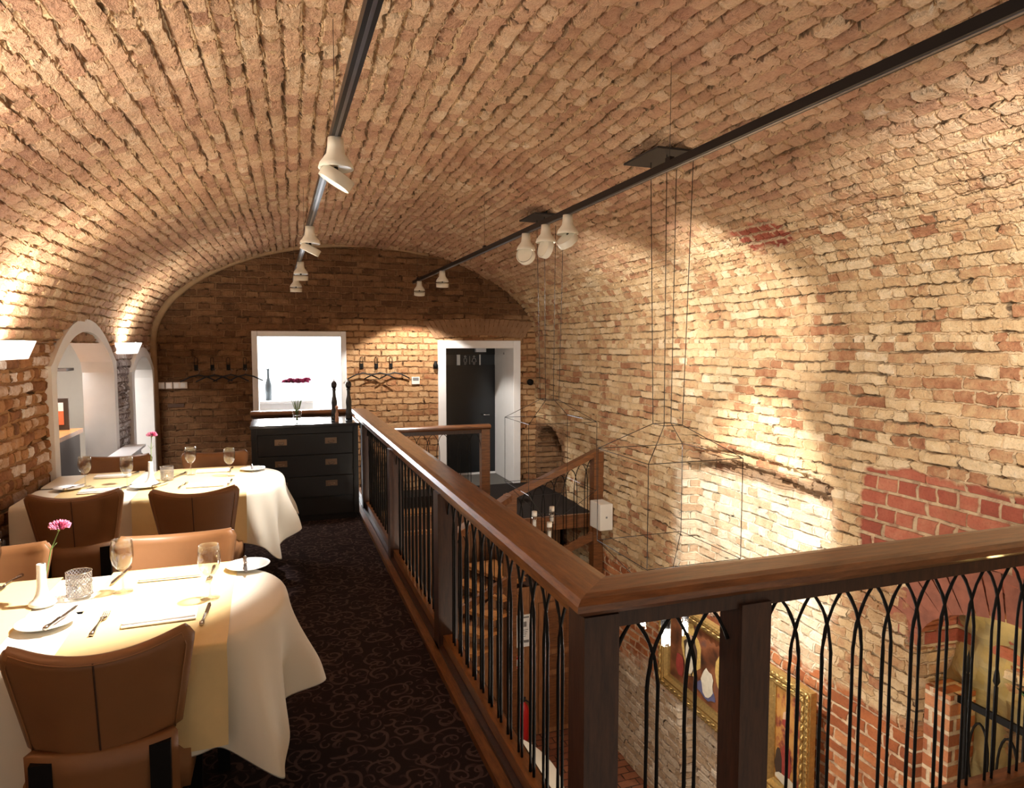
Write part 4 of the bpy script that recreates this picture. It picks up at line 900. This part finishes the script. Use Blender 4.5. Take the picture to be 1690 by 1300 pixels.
# ------------------------------------------------------------------ tables and cloths
def table(name, x0, x1, y0, y1, label):
    t = empty(name, ((x0 + x1) / 2, (y0 + y1) / 2, 0), label=label, cat='table', group=None)
    hx, hy = (x1 - x0) / 2, (y1 - y0) / 2
    poly = [(-hx, -hy), (hx - .4, -hy)] + [(hx - .4 + .4 * math.sin(a), -hy * math.cos(a)) for a in [PI * k / 16 for k in range(1, 16)]] + [(hx - .4, hy), (-hx, hy)]
    MB().prism([(a * .985, b * .975) for a, b in poly], .70, .742, 'z').build('tabletop', M['leg'], t)
    for x in (-hx + .12, hx - .5):
        for y in (-hy + .14, hy - .14): MB().box(x - .03, x + .03, y - .03, y + .03, 0, .70).build('leg', M['leg'], t)
    return t
def cloth(x0, x1, y0, y1, drop, label, seed):
    hy = (y1 - y0) / 2; cy = (y0 + y1) / 2; R = .44; zt = .752
    out = []   # outline points with normals and parameter: bottom side left->right, round end, top side right->left
    nst, nar = 34, 76
    for i in range(nst): out.append((x0 + (x1 - R - x0) * i / nst, y0, 0, -1, 0, None))
    for i in range(nar + 1):
        a = PI * i / nar; ca, sa = math.cos(a), math.sin(a); p = .86
        ex = abs(sa) ** p; ey = abs(ca) ** p * (1 if ca > 0 else -1)
        n = Vector((sa / R, -ca / hy, 0)).normalized(); out.append((x1 - R + R * ex, cy - hy * ey, n.x, n.y, 1, a))
    for i in range(1, nst + 1): out.append((x1 - R - (x1 - R - x0) * i / nst, y1, 0, 1, 0, None))
    n = len(out); vs = []; fs = []
    spine = [(min(p[0], x1 - R * 1.0), cy) for p in out]
    for s in (0, .5, .97): vs += [(sp[0] + (p[0] - sp[0]) * s, sp[1] + (p[1] - sp[1]) * s, zt) for p, sp in zip(out, spine)]
    rows = [(.0, -.006), (.25, -.0), (.5, 0), (.75, 0), (1, 0)]
    T = [0, .04, .10, .18, .28, .40, .52, .64, .76, .88, 1.0]
    for t in T:
        for k, (x, y, nx, ny, rnd, a) in enumerate(out):
            u = 0; dr = drop; flare = .015
            if rnd:
                w = math.sin(a) ** .8
                corner = math.exp(-((a - PI * .27) / .26) ** 2) + math.exp(-((a - PI * .73) / .26) ** 2)
                dr += .17 * corner * (1.0) - .02 * w
                u = (.060 * math.sin(a * 9 + seed) + .035 * math.sin(a * 17 + seed * 2.3)) * w; flare = .015 + .035 * w + .05 * corner
            else:
                u = .004 * math.sin(x * 11 + seed); dr += .008 * math.sin(x * 7)
            q = t ** .9; disp = flare * q + u * min(1, t * 1.35) * q ** .5
            rd = .012 * min(1, t / .04)
            vs.append((x + nx * (disp + rd), y + ny * (disp + rd), zt - .004 * min(1, t * 30) - dr * t))
    R_ = 3 + len(T)
    for r in range(R_ - 1):
        for k in range(n - 1): fs.append((r * n + k, r * n + k + 1, (r + 1) * n + k + 1, (r + 1) * n + k))
    b = 2 * n; 
    # left end drop at the wall
    o = MB().add(vs, fs, smooth=True).build('tablecloth', M['cloth']); solidify(o, .0015)
    md = o.modifiers.new('smooth', 'SUBSURF'); md.levels = 1; md.render_levels = 1
    return tag(o, label, 'tablecloth')
T1 = (-1.50, .01, 2.31, 3.16); T2 = (-1.50, .03, 4.70, 5.72)
table('dining_table', *T1, 'nearer dining table hidden under an ivory tablecloth at lower left'); table('dining_table', *T2, 'farther dining table hidden under an ivory tablecloth, along the left wall')
cloth(*T1, .35, 'ivory tablecloth with deep folds on the nearer table', 1.0); cloth(*T2, .34, 'ivory tablecloth on the farther table beneath the arched opening', 2.6)
def runner(x0, x1, T, drop, label):
    y0, y1 = T[2], T[3]; pr = []
    def path(t):
        L1 = drop; L2 = y1 - y0 + .03; s = t * (2 * L1 + L2)
        if s < L1: return (y0 - .022, .756 - (L1 - s))
        if s < L1 + L2: return (y0 - .02 + (s - L1), .7575)
        return (y1 + .022, .756 - (s - L1 - L2))
    o = MB().grid(lambda a, b: (x0 + (x1 - x0) * a + .004 * math.sin(b * 9), path(b)[0] + (.004 * math.sin(a * 13) if b < .2 else 0) - (.006 if b < .25 else -.006), path(b)[1]), 10, 70).build('table_runner', M['runner'])
    tag(o, label, 'table runner', 'yellow cloth runners across the tables')
GR = 'yellow runners'
runner(-.66, -.17, T1, .33, 'yellow cloth runner hanging over the near edge of the nearer table, right one')
runner(-1.30, -.84, T1, .33, 'yellow cloth runner on the nearer table, left one by the picture edge')
runner(-.86, -.20, T2, .33, 'yellow cloth runner hanging off the farther table, right one between two chairs')
runner(-1.32, -.95, T2, .33, 'yellow cloth runner on the farther table, left one by the wall')
# ------------------------------------------------------------------ tableware
ZT = .760
def mk_glass():
    r = empty('wine_glass'); p = [(0, 0), (.034, 0), (.034, .002), (.008, .006), (.004, .012), (.0036, .075), (.006, .083), (.020, .092), (.034, .112), (.040, .138), (.039, .175), (.035, .203)]
    q = [(.0338, .203), (.0375, .175), (.0385, .138), (.0325, .113), (.019, .095), (.0, .088)]
    fixn(MB().lathe(p + q, n=28).build('glass_body', M['glass'], r)); return r
def mk_plate():
    r = empty('side_plate'); fixn(MB().lathe([(0, .003), (.05, .003), (.058, .006), (.088, .015), (.090, .017), (.088, .018), (.060, .010), (.048, .007), (0, .007)], n=36).build('plate_body', M['china'], r)); return r
def mk_knife(L=.21):
    r = empty('table_knife'); h = MB().tube([(0, 0, .007), (0, L * .06, .007), (0, L * .2, .006), (0, L * .42, .006), (0, L * .46, .006)], [.007, .009, .0055, .0065, .005], 10); h.build('knife_handle', M['steel'], r)
    MB().prism([(-.004, L * .45), (.004, L * .45), (.009, L * .5), (.010, L * .85), (.004, L), (-.004, L * .97)], .004, .0065, 'z').build('blade', M['steel'], r); return r
def mk_fork(L=.20):
    r = empty('table_fork'); MB().tube([(0, 0, .004), (0, L * .1, .005), (0, L * .35, .009), (0, L * .62, .010), (0, L * .68, .005)], [.008, .008, .0035, .003, .006], 8).build('fork_handle', M['steel'], r)
    mb = MB().prism([(-.006, L * .66), (.006, L * .66), (.011, L * .73), (.011, L * .78), (-.011, L * .78), (-.011, L * .73)], .003, .006, 'z')
    for k in range(4): x = -.0092 + k * .0061; mb.tube([(x, L * .77, .0045), (x, L * .9, .003), (x, L, .009)], [.0017, .0016, .0008], 5)
    mb.build('tines', M['steel'], r); return r
def mk_napkin():
    r = empty('napkin')
    for k, (dx, z) in enumerate(((0, .004), (.002, .011))):
        bevel(MB().box(-.115 + dx, .115 - dx, -.055 + k * .012, .05, z - .0035, z + .003).build('fold', M['napkin'], r), .003)
    return r
def mk_vase():
    r = empty('bud_vase'); MB().lathe([(0, 0), (.040, 0), (.045, .006), (.042, .014), (.030, .022), (.021, .042), (.016, .07), (.0145, .148), (.0145, .151), (.0115, .151), (.0115, .08)], n=24).build('vase_body', M['china'], r); return r
def carnation(mb, c, R, n=46, seed=1):
    rng = random.Random(seed)
    for k in range(n):
        t = (k + .5) / n; th = k * 2.4; ph = math.acos(1 - 1.35 * t); d = Vector((math.sin(ph) * math.cos(th), math.sin(ph) * math.sin(th), math.cos(ph) * .62))
        s = Vector((-math.sin(th), math.cos(th), 0)); w = R * .55; L_ = R * rng.uniform(.8, 1.05); vs = []; NU, NV = 5, 3
        for j in range(NV + 1):
            for i in range(NU + 1):
                a = i / NU - .5; b = j / NV
                vs.append(Vector(c) + d * L_ * (.25 + .75 * b) + s * a * w * (.35 + b) + Vector((0, 0, 1)) * (R * .12 * b * (1 if i % 2 else -1)) + d * (R * .07 * b * (1 if i % 2 else -1)))
        mb.add(vs, [(j * (NU + 1) + i, j * (NU + 1) + i + 1, (j + 1) * (NU + 1) + i + 1, (j + 1) * (NU + 1) + i) for j in range(NV) for i in range(NU)], smooth=False)
def mk_flower(seed, h=.20, lean=(.035, .0)):
    r = empty('carnation'); pts = [(0, 0, .06), (lean[0] * .3, lean[1] * .3, .12), (lean[0] * .55, lean[1] * .5, h * .75), (lean[0], lean[1], h)]
    MB().tube(pts, .0022, 6).tube([pts[2], (pts[2][0] - .02, pts[2][1], pts[2][2] + .03)], [.0015, .0005], 5).tube([pts[2], (pts[2][0] + .02, pts[2][1], pts[2][2] + .025)], [.0015, .0005], 5).tube([pts[3], (pts[3][0] + .003, pts[3][1], h + .02)], [.004, .008], 8).build('stem', M['stem'], r)
    mb = MB(); carnation(mb, (lean[0] + .004, lean[1], h + .018), .034, seed=seed); mb.build('petals', M['pink'], r); return r
def mk_candle():
    r = empty('candle_holder'); R = .043; n = 48
    mb = MB(); rows = [(R, .008 + .088 * i / 12) for i in range(13)]; mb.lathe(rows, n=n, uvs=True)
    mb.build('perforated_sleeve', M['mesh'], r)
    for z in (.008, .055, .096): MB().tube([(R * math.cos(2 * PI * k / 32), R * math.sin(2 * PI * k / 32), z) for k in range(32)], .0014, 5, closed=True).build('ring', M['steel'], r)
    fixn(MB().lathe([(0, .002), (.037, .002), (.039, .06), (.037, .06), (.035, .006), (0, .006)], n=24).build('glass_cup', M['glass'], r))
    MB().cyl((0, 0, .007), .022, .016, 20).build('tealight', M['wax'], r); MB().lathe([(0, 0), (.004, .006), (.002, .014), (0, .018)], (0, 0, .024), 8).build('flame', M['flame'], r)
    return r
protos = {}
def place(kind, mk, x, y, rz, label, cat, group, z=ZT, **kw):
    if kind not in protos:
        o = mk(**kw); protos[kind] = o; o.location = (x, y, z); o.rotation_euler.z = rz; tag(o, label, cat, group); return o
    o = copy_tree(protos[kind], (x, y, z), rz, label, group); o['category'] = cat; return o
import mathutils
F_, YW, PT = 1127., math.radians(19.1), math.radians(4.06)
R2 = math.radians
G1, G2 = ' on the nearer table', ' on the farther table'
for x, y, lb in ((-.57, 2.90, 'wine glass on the nearer table beside the candle holder'), (-.25, 2.72, 'wine glass at the right end of the nearer table, above the knife'),
                 (-1.06, 3.10, 'wine glass on the nearer table cut by the left picture edge'), (-1.22, 5.20, 'leftmost wine glass on the farther table, before the arched opening'),
                 (-.95, 5.08, 'second wine glass from the left on the farther table'), (-.60, 5.43, 'wine glass right of the candle holder on the farther table'), (-.33, 5.28, 'rightmost wine glass on the farther table')):
    place('glass', mk_glass, x, y, 0, lb, 'glass', 'wine glasses set on the tables')
PL = [(-.75, 2.63, 'white side plate with knife, near left of the nearer table', 12), (-.13, 3.05, 'white side plate with knife at the far right end of the nearer table', 95),
      (-1.30, 5.13, 'white side plate with knife at the left end of the farther table', 5), (-.84, 5.03, 'white side plate behind the right-hand near chair of the farther table', 5), (-.18, 5.48, 'white side plate with knife at the far right end of the farther table', 100)]
for i, (x, y, lb, a) in enumerate(PL):
    place('plate', mk_plate, x, y, 0, lb, 'plate', 'white side plates on the tables')
KN = [(-.73, 2.54, -12, .774, 'butter knife lying across the near left plate of the nearer table'), (-.255, 2.45, -2, ZT, 'table knife right of the folded napkin on the nearer table'), (-.145, 3.14, 184, .774, 'butter knife lying across the far right plate of the nearer table'),
      (-.60, 3.20, 172, ZT, 'table knife behind the middle wine glass of the nearer table'), (-1.30, 5.02, -22, .774, 'butter knife on the left end plate of the farther table'), (-.78, 4.95, -22, .774, 'butter knife on the plate behind the right near chair, farther table'),
      (-.99, 4.98, -22, ZT, 'table knife right of the left napkin on the near side, farther table'), (-.64, 5.50, 160, ZT, 'table knife left of the far napkin on the farther table'), (-.32, 4.93, -3, ZT, 'table knife right of the near right napkin, farther table'), (-.19, 5.58, 185, .774, 'butter knife on the plate at the far right of the farther table')]
for x, y, a, z, lb in KN: place('knife', mk_knife, x, y, R2(a), lb, 'knife', 'knives laid on the tables', z=z)
FK = [(-.585, 2.48, -2, 'dinner fork between plate and napkin, near side of the nearer table'), (-.265, 3.10, 178, 'dinner fork behind the right wine glass of the nearer table'), (-1.0, 3.24, 172, 'dinner fork at the left edge of the nearer table'),
      (-1.20, 4.95, -12, 'dinner fork left of the near left napkin on the farther table'), (-.62, 4.92, -8, 'dinner fork left of the near right napkin on the farther table'), (-.98, 5.65, 165, 'dinner fork behind the second wine glass on the farther table'), (-.33, 5.62, 175, 'dinner fork behind the rightmost wine glass on the farther table')]
for x, y, a, lb in FK: place('fork', mk_fork, x, y, R2(a), lb, 'fork', 'forks laid on the tables')
for x, y, a, lb in ((-.395, 2.57, 2, 'folded white napkin on the near side of the nearer table'), (-.42, 3.04, 180, 'folded white napkin on the far side of the nearer table'),
                    (-1.09, 4.98, 0, 'folded white napkin on the near left of the farther table'), (-.46, 4.97, 0, 'folded white napkin on the near right of the farther table'), (-1.12, 5.52, 180, 'folded white napkin on the far left of the farther table'), (-.46, 5.52, 180, 'folded white napkin on the far right of the farther table')):
    place('napkin', mk_napkin, x, y, R2(a), lb, 'napkin', 'folded white napkins on the tables')
place('vase', mk_vase, -.82, 2.85, 0, 'white bud vase with pink carnation on the nearer table', 'vase', 'white bud vases')
place('vase', mk_vase, -.82, 5.16, 0, 'white bud vase with pale carnation on the farther table', 'vase', 'white bud vases')
o = mk_flower(3, .262, (.055, .02)); o.location = (-.82, 2.85, ZT); tag(o, 'pink carnation standing in the bud vase of the nearer table', 'flower')
o = mk_flower(5, .315, (.012, .0)); o.location = (-.82, 5.16, ZT); tag(o, 'pale pink carnation standing in the bud vase of the farther table', 'flower')
place('candle', mk_candle, -.715, 2.90, 0, 'perforated silver candle holder with burning tealight on the nearer table', 'candle holder', 'perforated candle holders')
place('candle', mk_candle, -.735, 5.26, 0, 'perforated silver candle holder on the farther table', 'candle holder', 'perforated candle holders')
# ------------------------------------------------------------------ things on the dresser
ZD = .952
v = empty('glass_vase', (.19, 7.02, ZD)); tag(v, 'clear glass of water holding a bunch of magenta carnations on the dresser', 'vase')
fixn(MB().lathe([(0, 0), (.034, 0), (.046, .105), (.044, .105), (.033, .008), (0, .008)], n=28).build('glass_body', M['glass'], v)); MB().lathe([(0, .010), (.032, .010), (.038, .06), (0, .06)], n=24).build('water', M['water'], v)
rg = random.Random(4)
heads = [(-.10, .0), (-.065, .03), (-.03, .01), (.0, .035), (.035, .0), (.07, .03), (.105, .01), (-.05, -.03), (.02, -.03), (.085, -.02)]
proto = None
for i, (a, b) in enumerate(heads):
    r = empty('carnation', (.19, 7.02, ZD)); h = .40 + rg.uniform(-.012, .012)
    MB().tube([(-a * .12, -b * .1, .012), (a * .15, b * .2, .10), (a * .9, b, h - .03), (a, b, h)], .0028, 5).build('stem', M['stem'], r)
    mb = MB(); carnation(mb, (a * .95, b, h), .043, n=30, seed=i + 10); mb.build('petals', M['deeppink'], r)
    tag(r, 'magenta carnation in the dresser bunch, %s head of the spread' % ['outermost left', 'second left', 'third left, rear', 'middle rear', 'middle right', 'second right', 'outermost right', 'front left', 'front middle', 'front right'][i], 'flower', 'magenta carnations in the glass vase')
def mill(x, y, h, mat, label):
    r = empty('pepper_mill', (x, y, ZD), label=label, cat='pepper mill'); k = h / .34; w = .95 if h > .2 else 1.35
    MB().lathe([(a * k * w, b * k) for a, b in ((0, 0), (.030, 0), (.031, .02), (.027, .03), (.030, .04), (.027, .07), (.022, .11), (.026, .15), (.024, .17), (.015, .21), (.014, .25), (.020, .262), (.014, .270))], n=24).build('body', mat, r)
    MB().lathe([(a * k * w, b * k) for a, b in ((.014, .27), (.022, .28), (.027, .30), (.024, .32), (.010, .335), (0, .338))], n=24).build('head', mat, r)
    MB().lathe([(0, .336 * k), (.006, .338 * k), (.006, .35 * k), (0, .355 * k)], n=10).build('top_knob', M['steel'], r)
mill(.55, 7.05, .40, M['pepper'], 'tall black pepper mill on the dresser, left of the pair, against the bright opening')
mill(.69, 7.03, .40, M['pepper'], 'tall black pepper mill on the dresser, right of the pair, against the brick')
mill(.56, 6.88, .16, M['pinkwood'], 'small pale wooden pepper mill in front of the two tall black ones')
bt = empty('bottle', (-.10, 10.2, .93), label='slim dark bottle standing in the bright white room behind the opening', cat='bottle')
MB().lathe([(0, 0), (.045, 0), (.045, .22), (.018, .32), (.016, .42), (.020, .425), (.020, .45), (0, .45)], n=20).build('bottle_body', simple('smoke_glass', (.08, .10, .11), .15), bt)
o = bevel(MB().box(-.9, .5, 10.0, 10.5, .89, .93).box(-.9, .5, 10.05, 10.45, ZLAND, .89).build('sideboard', M['whitewall']), .01); tag(o, 'white sideboard in the bright room behind the opening', 'sideboard')
# ------------------------------------------------------------------ coat hooks, hangers and fittings on the end wall
def mk_hook():
    r = empty('coat_hook'); MB().box(-.022, .022, -.012, 0, -.05, .02).build('hook_plate', M['iron'], r)
    MB().tube([(.018, -.01, .0)] + [(.018, -.012, .09)] + [(.018 * math.cos(t), -.012, .09 + .02 * math.sin(t)) for t in [PI * k / 8 for k in range(1, 8)]] + [(-.018, -.012, .09), (-.018, -.01, 0)], .0035, 6).build('hook_loop', M['iron'], r)
    MB().tube([(0, -.01, -.03), (0, -.045, -.05), (0, -.05, -.03)], .004, 6).build('peg', M['iron'], r); return r
def mk_hanger():
    r = empty('coat_hanger'); MB().tube([(-.21, 0, -.075), (-.1, 0, -.02), (0, 0, .005), (.1, 0, -.02), (.21, 0, -.075)], [.008, .009, .010, .009, .008], 8).build('shoulder_bar', M['blackmatt'], r)
    MB().tube([(0, 0, 0), (0, 0, .04)] + [(.014 * math.sin(t) , 0, .062 - .020 * math.cos(t)) for t in [PI * k / 6 for k in range(1, 9)]], .0022, 6).build('wire_hook', M['steel'], r); return r
names = ['leftmost', 'second', 'third', 'fourth']
for i, x in enumerate((-.93, -.745, -.56, -.365)):
    place('hook', mk_hook, x, YE - .002, 0, 'black coat hook left of the bright opening, %s from the corner' % names[i], 'coat hook', 'coat hooks on the end wall', z=1.44)
for i, x in enumerate((1.09, 1.285, 1.48)):
    place('hook', mk_hook, x, YE - .002, 0, 'black coat hook between the bright opening and the dark door, %s' % ['left one', 'middle one', 'right one'][i], 'coat hook', 'coat hooks on the end wall', z=1.44)
for i, (x, a) in enumerate(((-.90, 8), (-.72, 38), (-.53, -35), (-.36, 55))):
    place('hanger', mk_hanger, x, YE - .06 - .028 * (i % 2), R2(a * .25), 'black coat hanger left of the bright opening, %s from the corner' % names[i], 'coat hanger', 'coat hangers on the end wall', z=1.33)
for i, (x, a) in enumerate(((1.08, 12), (1.30, -25), (1.50, 30), (1.72, 60))):
    if i < 3: place('hanger', mk_hanger, x + .02, YE - .06 - .028 * (i % 2), R2(a * .25), 'black coat hanger between the bright opening and the dark door, %s' % ['left one', 'middle one', 'right one'][i], 'coat hanger', 'coat hangers on the end wall', z=1.33)
sw = empty('light_switch', (-1.17, YE - .012, 1.21), label='row of square light switches on the end wall in the left corner', cat='light switch')
for i, (x, w) in enumerate(((-.155, .075), (-.07, .075), (.055, .155))):
    q = bevel(MB().box(x - w / 2, x + w / 2, -.01, .01, -.04, .04).build('switch_plate', M['switch'], sw), .003)
    n = 1 if w < .1 else 2
    for k in range(n): MB().box(x - w / 2 + .012 + k * .072, x - w / 2 + .06 + k * .074, -.014, -.009, -.028, .028).build('rocker', M['napkin'], q)
th = MB().box(1.76, 1.87, YE - .025, YE, 1.17, 1.27).build('wall_thermostat', M['box']); tag(bevel(th, .004), 'small beige wall controller with dark display left of the dark door', 'thermostat'); MB().box(1.775, 1.855, YE - .028, YE - .024, 1.222, 1.26).build('display', M['ink'], th)
o = MB().lathe([(0, 0), (.03, 0), (.035, .05), (.015, .1), (0, .11)], n=14).build('door_bell', M['iron'], loc=(2.09, YE - .035, 1.38)); tag(o, 'small black bell-shaped fitting on the brick beside the white door frame', 'bell')
o = MB().tube([(0, 0, 0), (0, -.04, 0)], .045, 18).build('vent_plug', M['iron'], loc=(3.49, YE - .01, 1.17)); tag(o, 'round black cap on the brick wall right of the dark door', 'wall fitting')
o = MB().box(-1.26, -1.08, YE - .012, YE - .002, .94, .985).build('vent_slot', M['darkbrick']); tag(o, 'dark narrow slot in the end wall below the light switches', 'vent')
# ------------------------------------------------------------------ side room things
ct = empty('bar_counter', (-1.98, 7.0, 0), label='dark counter with a wooden top seen through the pointed opening', cat='counter'); 
MB().box(-.26, .18, -1.1, .55, 0, .86).build('counter_body', M['picdark'], ct); MB().box(-.30, .20, -1.15, .6, .86, .90).build('counter_top', M['tread'], ct)
fr = empty('picture_frame', (-1.98, 7.5, .90), label='small dark-framed orange and white print leaning on the counter', cat='picture frame')
MB().box(-.11, .11, -.012, .012, 0, .30).build('frame', M['picdark'], fr); MB().box(-.07, .07, -.016, -.012, .18, .26).build('mat', M['paper'], fr); MB().box(-.07, .07, -.016, -.012, .05, .18).build('print', M['orange'], fr)
sh = MB().box(-2.6, -2.15, 8.6, 8.9, 1.42, 1.45); o = sh.build('wall_shelf', M['picdark']); tag(o, 'dark shelf high in the side room beyond the pointed opening', 'shelf')
bench = empty('radiator_cover', (-1.30, 6.95, 0), label='white slatted radiator cover against the left wall under the pointed opening', cat='radiator cover')
MB().box(-.10, .02, -.95, .62, 0, .70).build('casing', M['bluewhite'], bench); MB().box(-.12, .06, -.97, .64, .70, .72).build('cover_top', M['bluewhite'], bench)
for k in range(7): MB().box(.02, .035, -.93, .6, .08 + k * .085, .13 + k * .085).build('slat', M['bluewhite'], bench)
o = MB().tube([(0, -.01, 0), (0, .01, 0)], .28, 24).build('wall_plate', M['picdark'], loc=(-2.1, 10.55, 1.0)); tag(o, 'large dark round wall plate glimpsed through the narrow second opening', 'wall plate')
